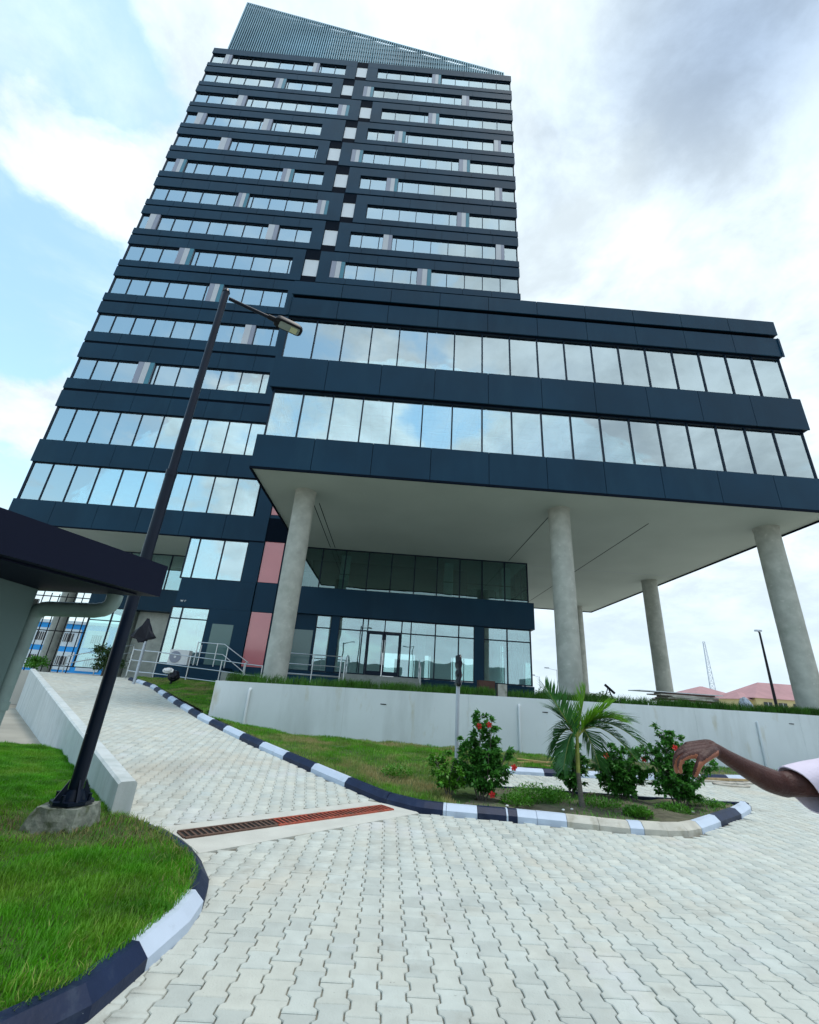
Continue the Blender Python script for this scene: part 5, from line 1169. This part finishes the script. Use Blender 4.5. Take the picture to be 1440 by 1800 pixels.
for i, (x, y_) in enumerate(((2.85, 7.95), (3.02, 8.05), (4.2, 8.35), (1.98, 7.98), (5.2, 8.45))):
    tag(crumple('pebble', (x, y_, .12), (.028, .022, .016), M['white'], i, sub=1), ['white pebble in the soil left of the palm trunk', 'white pebble nearest the palm trunk base', 'pale pebble in the soil behind the compact weed clump', 'pale pebble by the kerb below the tall hibiscus', 'pale pebble in the soil before the largest hibiscus'][i], 'pebble')

# palm
pt = thing('palm_tree', (3.27, 8.3, .09), 'young palm with arching fronds and a pale banded trunk on the island', 'palm tree')
MB().tube([(3.29, 8.3, .05), (3.275, 8.3, .3), (3.265, 8.31, .60)], [.050, .040, .034], 12).build('trunk', M['bark'], pt, smooth=True)
MB().tube([(3.265, 8.31, .595), (3.27, 8.3, .85), (3.285, 8.3, 1.10), (3.30, 8.3, 1.28)], [.035, .034, .026, .012], 12).build('crownshaft', M['crownshaft'], pt, smooth=True)
CR = Vector((3.285, 8.3, 1.10))
def frond(tip, rise, length, seed, m, nl=44, ll=.42, hang=.55):
    r = random.Random(seed); tip = Vector(tip); ctrl = CR.lerp(tip, .35) + Vector((0, 0, rise)); rach = MB(); lf = MB(); pts = []
    for i in range(19):
        u = i / 18; pts.append(CR * (1 - u) ** 2 + ctrl * 2 * u * (1 - u) + tip * u * u)
    rach.tube(pts, [.012 - .009 * i / 18 for i in range(19)], 5)
    fr_ = rach.build('frond', M['crownshaft'], pt, smooth=True)
    for i in range(nl):
        u = .16 + .84 * i / nl; k = u * 18; j = min(17, int(k)); p = pts[j].lerp(pts[j + 1], k - j); tg = (pts[j + 1] - pts[j]).normalized()
        side = tg.cross(Vector((0, 0, 1))).normalized(); upv = side.cross(tg)
        for sg in (-1, 1):
            l = ll * (0.55 + .75 * math.sin(math.pi * min(1, u * .95 + .05))) * r.uniform(.85, 1.1); q = r.uniform(.8, 1.1)
            d_ = (side * sg * .75 + tg * (.55 + .5 * u) + upv * .25 + Vector((r.gauss(0, .05), r.gauss(0, .05), r.gauss(0, .05)))).normalized()
            e1 = p + d_ * l * .5; d2 = (d_ + Vector((0, 0, -hang * q))).normalized(); e2 = e1 + d2 * l * .5
            wv = tg.cross(d_).cross(d_).normalized() * .0105
            lf.add([p - wv * .6, p + wv * .6, e1 + wv, e1 - wv, e2], [(0, 1, 2, 3), (3, 2, 4)])
    lo_ = lf.build('leaflets', m, fr_); lo_['kind'] = 'stuff'
FR = [((2.72, 8.15, 1.90), .02, .0, 1, 'palm', .15), ((2.96, 8.15, .64), .44, 0, 2, 'palm', .8), ((2.88, 8.45, .84), .45, 0, 3, 'palm', .7), ((4.36, 8.2, 1.08), .58, 0, 4, 'palm', .5), ((4.28, 8.45, 1.42), .38, 0, 5, 'palm', .3),
      ((3.82, 8.1, 1.66), .15, 0, 6, 'palm_young', .2), ((4.18, 8.05, .82), .62, 0, 7, 'palm', .7), ((3.45, 8.2, 1.86), .05, 0, 8, 'palm_young', .1), ((3.72, 8.5, .66), .60, 0, 9, 'palm', .7), ((3.08, 8.7, 1.5), .2, 0, 10, 'palm', .3), ((3.95, 8.0, 1.42), .38, 0, 17, 'palm_young', .25)]
for tip, rise, _, sd_, mm, hg in FR: frond(tip, rise, 1, sd_, M[mm], hang=hg)

def tree(loc, label, h, rad, n, seed, cat='shrub', trunk=True, name='bush', m='foliage', leaf=.16):
    r = np.random.default_rng(seed); t = thing(name, loc, label, cat, None); x, y_, z = loc; cl = r.normal(0, .42, (14, 3)) * [rad, rad, h * .45]; cl[:, 2] += z + h * .62
    c = cl[r.integers(0, 14, n)] + r.normal(0, .20, (n, 3)) * [rad, rad, h * .4] ; c[:, 0] += x; c[:, 1] += y_; c[:, 2] = np.maximum(c[:, 2], z + .05)
    leaf_cloud('crown', (c, c - np.array([x, y_, z + h * .5])), leaf, leaf * .55, M[m], seed, t)
    MB().tube([(x, y_, z - .05), (x, y_, z + h * .7)], [.05 * h, .02 * h], 8).build('trunk', M['bark'], t, smooth=True)
tree((-15.5, 26.3, 1.5), 'dark round bush before the glass at the far left', 1.5, .75, 1500, 41, name='round_bush')
tree((-19.2, 26.3, 1.5), 'small light green bush at the foot of the far left column', .8, .6, 700, 42, name='round_bush', m='weed')

# ================================================================== far left: gate grille and blue building
gt_ = thing('metal_gate', (-21, 29.5, 1.5), 'tall black bar gate and fence in front of the bright blue building', 'gate')
gx0, gx1 = -25.5, -19.9
for i, x in enumerate(np.arange(gx0, gx1, .52)):
    MB().bar((x, 30.6, 1.5), (x, 30.6, 6.6 + .25 * math.sin(i * .8)), .045).build('gate_bar', M['black_metal'], gt_)
for z in (1.9, 4.0, 6.2): MB().bar((gx0, 30.65, z), (gx1, 30.65, z), .06).build('gate_rail', M['black_metal'], gt_)
bb = thing('blue_building', (-36, 50, 1.5), 'bright blue two-storey building with white window surrounds seen through the gate', 'building')
MB().box(-48, -26, 50, 60, 1.4, 6.3).build('wall', M['blue_wall'], bb); MB().box(-48.4, -25.6, 49.6, 60.4, 6.31, 6.6).build('roof', M['pale_wall'], bb)
for x in np.arange(-46.5, -27, 2.9):
    for z in (1.85, 4.15):
        sr = MB().box(x - .3, x + 2.0, 49.93, 49.995, z - .12, z + 1.65).build('window_surround', M['pale_wall'], bb)
        MB().box(x + .35, x + 1.35, 49.90, 49.925, z + .35, z + 1.2).build('window', M['int_dark'], sr)
        for k in range(4): MB().bar((x + .52 + .22 * k, 49.88, z + .35), (x + .52 + .22 * k, 49.88, z + 1.2), .04).build('window_bar', M['white'], sr)

# ================================================================== far right
def house(loc, label, w_, dpt, zw, zr, m, wins=True):
    x, y_, z = loc; t = thing('house', loc, label, 'house', None)
    MB().box(x - w_ / 2, x + w_ / 2, y_, y_ + dpt, z, zw).build('wall', m, t)
    e = .7; a = [(x - w_ / 2 - e, y_ - e, zw + .005), (x + w_ / 2 + e, y_ - e, zw + .005), (x + w_ / 2 + e, y_ + dpt + e, zw + .005), (x - w_ / 2 - e, y_ + dpt + e, zw + .005)]
    rl_ = max(0.3, w_ / 2 - dpt * .5); ridge = [(x - rl_, y_ + dpt / 2, zr), (x + rl_, y_ + dpt / 2, zr)]
    MB().add(a + ridge, [(0, 1, 5, 4), (1, 2, 5), (2, 3, 4, 5), (3, 0, 4), (3, 2, 1, 0)]).build('roof', M['red_roof'], t)
    if wins:
        for xx in np.arange(x - w_ / 2 + 1.2, x + w_ / 2 - 1.5, 2.6):
            wn = MB().box(xx, xx + 1.5, y_ - .04, y_ - .005, zw - 1.7, zw - .55).build('window', M['int_dark'], t); MB().bar((xx + .75, y_ - .06, zw - 1.7), (xx + .75, y_ - .06, zw - .55), .07).build('window_bar', M['white'], wn)
house((65.3, 90, 1.66), 'far red-roofed house with a pointed roof behind the board stack', 12, 13, 4.55, 7.2, M['pale_wall'])
house((71.8, 88, 1.66), 'low red-roofed wing just right of the pointed roof', 6, 8, 4.3, 5.3, M['pale_wall'])
house((71.5, 80, 1.66), 'yellow house with a broad faded red roof behind the rightmost column', 16, 9, 5.0, 7.9, M['yellow_wall'])
house((63.6, 81, 1.66), 'lower red-roofed porch at the left end of the yellow house', 3.6, 6, 4.7, 6.0, M['yellow_wall'], False)
mt = thing('radio_mast', (84, 120, 1.6), 'tall thin lattice radio mast rising behind the pointed red roof', 'mast')
leg = [(-.9, -.5), (.9, -.5), (0, 1.0)]; zt = 20.0
def lp_(i, z): f = 1.0 - .72 * (z - 1.6) / (zt - 1.6); return (84 + leg[i][0] * f, 120 + leg[i][1] * f, z)
for i in range(3): MB().bar(lp_(i, 1.6), lp_(i, zt), .11).build('mast_leg', M['galv'], mt)
lat = MB()
for k in range(14):
    z0 = 1.6 + (zt - 1.6) * k / 14; z1 = 1.6 + (zt - 1.6) * (k + 1) / 14
    for i in range(3): lat.bar(lp_(i, z0), lp_((i + 1) % 3, z1), .06); lat.bar(lp_(i, z1), lp_((i + 1) % 3, z1), .06)
lat.build('lattice', M['galv'], mt)['kind'] = 'stuff'
def small_lamp(x, y_, z0, zt_, dx, label, r=.07, m='black_metal'):
    t = thing('street_lamp', (x, y_, z0), label, 'street lamp')
    MB().tube([(x, y_, z0), (x, y_, zt_)], [r, r * .6], 8).build('pole', M[m], t); MB().tube([(x, y_, zt_ - .1), (x + dx, y_, zt_ + .12)], r * .5, 6).build('arm', M[m], t)
    MB().box(x + dx - .28, x + dx + .28, y_ - .12, y_ + .12, zt_ + .05, zt_ + .20).build('lamp_head', M['galv'], t)
small_lamp(33.43, 40, 1.66, 8.95, -.1, 'black street lamp with a small head between the two right-hand columns', .13)
small_lamp(21.7, 60, 1.66, 5.9, -1.3, 'thin far street lamp seen left of the middle column', .06, 'galv')
small_lamp(19.4, 60, 1.66, 4.9, -.9, 'thinnest far street lamp just right of the entrance glass', .05, 'galv')
tl = thing('far_fence', (20, 52, 1.66), 'low pale site fence on the horizon beside the middle column', 'fence')
for i in range(10): MB().box(15.5 + i * .75, 16.15 + i * .75, 52, 52.1, 1.66, 2.75 + .1 * (i % 3)).build('fence_panel', M['pale_wall'] if i % 2 else M['pier_mid'], tl)
for i, (x, y_, h) in enumerate(((50, 110, 3.2), (44, 112, 2.6), (38, 115, 2.8), (30, 118, 2.5), (90, 96, 4.0), (96, 92, 4.2))):
    tree((x, y_, 1.6), ['low far tree on the horizon left of the pointed roof', 'second low far tree left of the pointed roof', 'far tree behind the middle-right column', 'far tree behind the tripod', 'far tree right of the yellow house', 'farthest right tree beyond the yellow house'][i], h, 3.0, 500, 60 + i, cat='tree', name='far_tree', leaf=.6)

# behind the viewer: the street side that the entrance glass mirrors
pw = thing('street_wall', (0, -24, 0), 'long dark boundary wall across the street', 'wall')
for i in range(12): MB().box(-48 + 8 * i + .02, -40 + 8 * i - .02, -24.2, -24, -.05, 3.2).build('wall_panel', M['perimeter'], pw)
for i, (x, h, w_) in enumerate(((-26, 7.5, 15), (-6, 6.4, 17), (13, 7.6, 18), (34, 6.0, 16))):
    t = thing('street_building', (x, -36, 0), 'flat-roofed building across the street, number of storeys %s' % ('two' if h > 6 else 'one'), 'building'); t['label'] = ['wide grey building across the street to the far left', 'small grey building straight across the street', 'tallest grey building across the street', 'low grey building across the street to the far right'][i]
    MB().box(x - w_ / 2, x + w_ / 2, -42, -36, -.05, h).build('wall', M['perimeter'], t)
small_lamp(3.4, -16, 0, 8.2, -1.4, 'street lamp across the road, seen only mirrored in the entrance glass', .09)
small_lamp(-7.0, -16, 0, 8.2, 1.4, 'second street lamp across the road, mirrored left of the doors', .09)

# ================================================================== the person whose arm reaches in from the right
# standing at the right, facing left (-X), right arm stretched forward with a limp hand
per = thing('person', (1.62, 1.45, 0), 'person in a pale pink shirt reaching a bare right arm forward with a drooping hand', 'person')
HAND = {
 'index': [(1.0865, 1.6240, 1.4900), (1.0010, 1.6020, 1.4775), (0.9760, 1.6010, 1.4650), (0.9690, 1.6080, 1.4450), (0.9760, 1.6170, 1.4265)],
 'middle': [(1.0987, 1.6378, 1.4976), (1.0060, 1.6280, 1.4852), (0.9800, 1.6285, 1.4710), (0.9720, 1.6370, 1.4455), (0.9820, 1.6485, 1.4230)],
 'ring': [(1.1091, 1.6523, 1.5037), (1.0235, 1.6540, 1.4936), (1.0020, 1.6590, 1.4795), (0.9940, 1.6685, 1.4530), (1.0030, 1.6770, 1.4315)],
 'little': [(1.1215, 1.6656, 1.5102), (1.0510, 1.6785, 1.5016), (1.0365, 1.6900, 1.4867), (1.0335, 1.6990, 1.4640), (1.0420, 1.7060, 1.4457)],
 'thumb': [(1.0900, 1.6180, 1.4890), (1.0455, 1.5930, 1.4715), (1.0230, 1.5930, 1.4500), (1.0150, 1.6050, 1.4215)]}
def blob(mb, c, rad, n=14, m_=9):
    vs = []; fs = []
    for i in range(m_ + 1):
        th = math.pi * i / m_
        for j in range(n):
            ph = 2 * math.pi * j / n; vs.append((c[0] + rad[0] * math.sin(th) * math.cos(ph), c[1] + rad[1] * math.sin(th) * math.sin(ph), c[2] + rad[2] * math.cos(th)))
    fs = [(i * n + j, (i + 1) * n + j, (i + 1) * n + (j + 1) % n, i * n + (j + 1) % n) for i in range(m_) for j in range(n)]
    mb.add(vs, fs)
def limb(mb, pts, rs, n=14):
    """rounded limb: smooth tube through the joints with balls at every joint"""
    P = [Vector(p) for p in pts]; Q = []; RR = []
    for i in range(len(P) - 1):
        p0 = P[max(0, i - 1)]; p1 = P[i]; p2 = P[i + 1]; p3 = P[min(len(P) - 1, i + 2)]
        for k in range(5):
            t = k / 5; Q.append(0.5 * ((2 * p1) + (p2 - p0) * t + (2 * p0 - 5 * p1 + 4 * p2 - p3) * t * t + (-p0 + 3 * p1 - 3 * p2 + p3) * t ** 3)); RR.append(rs[i] * (1 - t) + rs[i + 1] * t)
    Q.append(P[-1]); RR.append(rs[-1]); mb.tube(Q, RR, n)
    blob(mb, P[0], (rs[0],) * 3); blob(mb, P[-1], (rs[-1],) * 3)
def remesh(mb, name, m, vox, smooth=4, parent=None):
    o = mb.build(name, m, parent)
    r_ = o.modifiers.new('union', 'REMESH'); r_.mode = 'VOXEL'; r_.voxel_size = vox
    s_ = o.modifiers.new('soften', 'SMOOTH'); s_.factor = 0.5; s_.iterations = smooth
    dg_ = bpy.context.evaluated_depsgraph_get(); me2 = bpy.data.meshes.new_from_object(o.evaluated_get(dg_))
    o.modifiers.clear(); o.data = me2
    me2.polygons.foreach_set('use_smooth', [True] * len(me2.polygons)); return o
SH = Vector((1.640, 1.645, 1.455)); CX, CY = 1.70, 1.46           # right shoulder; centre of the trunk
b = MB()
# upper arm, elbow, forearm, wrist
limb(b, [SH, (1.50, 1.66, 1.425), (1.3558, 1.678, 1.4019)], [.052, .045, .037])
limb(b, [(1.3558, 1.678, 1.4019), (1.325, 1.674, 1.410), (1.2984, 1.6725, 1.4179), (1.2325, 1.663, 1.4441), (1.1681, 1.652, 1.4739), (1.1177, 1.6425, 1.4992)], [.037, .0385, .0375, .031, .0245, .0205])
b.add(*(lambda q: (q.v, q.f))((lambda q: (blob(q, (1.368, 1.682, 1.383), (.024, .022, .02)), q)[1])(MB())))
# palm: a slab between the wrist and the knuckles
w0 = Vector((1.1177, 1.6425, 1.4992)); W0 = w0 + (Vector((1.1681, 1.652, 1.4739)) - w0) * .15
for nm, pts in HAND.items():
    r_ = {'index': .0082, 'middle': .0085, 'ring': .0082, 'little': .0072, 'thumb': .0100}[nm]
    if nm == 'thumb':
        limb(b, [W0, Vector(pts[0]), Vector(pts[1])], [.017, .0185, .0135], 12); limb(b, [Vector(pts[1]), Vector(pts[2]), Vector(pts[3])], [.0130, .0110, .0085], 12)
    else:
        limb(b, [W0, Vector(pts[0]), Vector(pts[0]).lerp(Vector(pts[1]), .5), Vector(pts[1])], [.018, .0155, .0150, .0118], 12)
        limb(b, [Vector(p) for p in pts[1:]], [.0112, r_ * 1.08, r_ * .96, r_ * .80], 12)
pc = sum((Vector(p[1]) for k, p in HAND.items() if k != 'thumb'), Vector()) / 4
limb(b, [W0, w0.lerp(pc, .45) + Vector((0, -.004, -.010)), w0.lerp(pc, .8) + Vector((0, -.002, -.006))], [.019, .022, .014], 12)
# trunk, neck, head, other arm, legs
limb(b, [SH, (CX, 1.52, 1.47), (CX + .01, CY, 1.46)], [.055, .06, .07]); limb(b, [(CX + .01, CY, 1.44), (CX + .01, 1.32, 1.46), (CX, 1.275, 1.44)], [.07, .06, .055])
for z, rx, ry in ((1.36, .115, .17), (1.22, .11, .155), (1.06, .105, .14), (.95, .115, .16)): blob(b, (CX, CY, z), (rx, ry, .13))
limb(b, [(CX, CY, 1.46), (CX - .01, CY, 1.58)], [.058, .054])
blob(b, (CX - .025, CY, 1.695), (.098, .076, .118)); blob(b, (CX - .06, CY, 1.635), (.055, .052, .055))
blob(b, (CX - .127, CY, 1.675), (.020, .015, .022)); blob(b, (CX - .118, CY, 1.632), (.012, .026, .010))
for sg in (-1, 1): blob(b, (CX - .01, CY + sg * .078, 1.68), (.018, .010, .030)); blob(b, (CX - .108, CY + sg * .032, 1.705), (.012, .016, .010))
limb(b, [(CX, 1.275, 1.44), (CX + .02, 1.235, 1.30), (CX + .03, 1.22, 1.16)], [.052, .045, .037]); limb(b, [(CX + .03, 1.22, 1.16), (CX - .02, 1.215, 1.02), (CX - .05, 1.215, .90)], [.038, .034, .022])
for j in range(4): limb(b, [(CX - .05, 1.215, .90), (CX - .065 + .018 * j, 1.212, .83), (CX - .068 + .018 * j, 1.215, .765), (CX - .058 + .018 * j, 1.22, .73)], [.016, .0115, .0095, .0078], 10)
limb(b, [(CX - .05, 1.215, .88), (CX - .10, 1.225, .835), (CX - .11, 1.235, .795)], [.016, .011, .009], 10)
for sg in (-1, 1): limb(b, [(CX, CY + sg * .09, .92), (CX - .01, CY + sg * .10, .50), (CX + .02, CY + sg * .10, .08)], [.088, .056, .036]); limb(b, [(CX + .04, CY + sg * .10, .04), (CX - .13, CY + sg * .105, .03)], [.036, .028])
body = remesh(b, 'body', M['skin'], 0.0033, 4, per)
# lighter skin of the palm side, by where the surface faces into the curled hand
me = body.data; me.materials.append(M['palm_skin'])
co_ = np.empty(len(me.polygons) * 3); me.polygons.foreach_get('center', co_); co_ = co_.reshape(-1, 3) + np.array(WP['person']); no_ = np.empty(len(me.polygons) * 3); me.polygons.foreach_get('normal', no_); no_ = no_.reshape(-1, 3)
inh = (co_[:, 0] < 1.113) & (co_[:, 2] > 1.40) & (co_[:, 1] > 1.5); inner_dir = np.array([.35, -.30, -.88]); inner_dir /= np.linalg.norm(inner_dir)
pm = inh & ((no_ @ inner_dir > 0.22) | ((co_[:, 2] < 1.462) & (no_ @ np.array([.6, -.75, -.2]) > .15)))
me.polygons.foreach_set('material_index', pm.astype(np.int32))
# nails
for nm, pts in HAND.items():
    a, t_ = Vector(pts[-2]), Vector(pts[-1]); d_ = (t_ - a).normalized(); o_ = Vector((-1, -.2, .35)); o_ = (o_ - d_ * o_.dot(d_)).normalized(); s_ = d_.cross(o_)
    c = t_ + o_ * .0072 - d_ * .002; q = MB(); q.add([c - d_ * .005 - s_ * .0045, c - d_ * .005 + s_ * .0045, c + d_ * .005 + s_ * .004 - o_ * .001, c + d_ * .005 - s_ * .004 - o_ * .001, c - d_ * .005 - s_ * .0045 - o_ * .002, c - d_ * .005 + s_ * .0045 - o_ * .002, c + d_ * .005 + s_ * .004 - o_ * .003, c + d_ * .005 - s_ * .004 - o_ * .003],
                                                     [(0, 1, 2, 3), (7, 6, 5, 4), (0, 4, 5, 1), (1, 5, 6, 2), (2, 6, 7, 3), (3, 7, 4, 0)]); q.build('nail', M['palm_skin'], per)
# shirt with a short sleeve: open tube with thickness and folds
sv = MB(); n = 30; A_ = Vector((1.640, 1.640, 1.448)); Bv = Vector((1.415, 1.672, 1.405)); ax_ = (Bv - A_).normalized(); u_ = ax_.cross(Vector((0, 1, 0))).normalized(); v_ = ax_.cross(u_)
rings = []
for lay, (k0, k1) in enumerate(((0, 9), (9, 0))):
    rng_ = range(k0, k1 + 1) if lay == 0 else range(k0, k1 - 1, -1)
    for k in rng_:
        t = k / 9; c = A_.lerp(Bv, t) + Vector((0, 0, -.012 * t)); rr0 = (.082 - .010 * t) - (.004 if lay else 0); ring_ = []
        for j in range(n):
            a = 2 * math.pi * j / n; f = 1 + t * .055 * math.sin(3 * a + 1.2) + .03 * math.sin(5 * a + 4 * t) + .02 * math.sin(9 * t + 2 * a)
            slant = ax_ * (.030 * math.cos(a + 2.6) * t); ring_.append(c + (u_ * math.cos(a) * 1.0 + v_ * math.sin(a) * .86) * rr0 * f + slant)
        rings.append(ring_)
for ring_ in rings: sv.v += [tuple(p) for p in ring_]
sv.f = [(i * n + j, (i + 1) * n + j, (i + 1) * n + (j + 1) % n, i * n + (j + 1) % n) for i in range(len(rings) - 1) for j in range(n)]; sv.mi = [0] * len(sv.f)
sv.build('sleeve', M['shirt'], per, smooth=True)
sb = MB(); limb(sb, [(1.648, 1.64, 1.452), (CX, 1.52, 1.47), (CX + .01, CY, 1.46)], [.073, .078, .085]); limb(sb, [(CX + .01, CY, 1.44), (CX + .01, 1.32, 1.46), (CX, 1.275, 1.44), (CX + .01, 1.25, 1.30)], [.085, .078, .070, .062])
for z, rx, ry in ((1.36, .135, .19), (1.22, .132, .178), (1.06, .128, .168), (.96, .132, .175)): blob(sb, (CX, CY, z), (rx, ry, .13))
remesh(sb, 'shirt', M['shirt'], 0.010, 4, per)
tb = MB(); blob(tb, (CX, CY, .93), (.124, .170, .12))
for sg in (-1, 1): limb(tb, [(CX, CY + sg * .09, .92), (CX - .01, CY + sg * .10, .50), (CX + .02, CY + sg * .10, .10)], [.104, .078, .060])
remesh(tb, 'trousers', M['trousers'], 0.012, 4, per)
for sg in (-1, 1): sh = MB(); limb(sh, [(CX + .05, CY + sg * .10, .045), (CX - .14, CY + sg * .105, .035)], [.045, .036]); sh.build('shoe', M['black_metal'], per, smooth=True)
hb = MB(); blob(hb, (CX - .012, CY, 1.735), (.100, .083, .095)); hb.build('hair', M['hair'], per, smooth=True)
for sg in (-1, 1): eb = MB(); blob(eb, (CX - .112, CY + sg * .032, 1.695), (.010, .012, .008), 10, 6); eb.build('eye', M['white'], per, smooth=True)
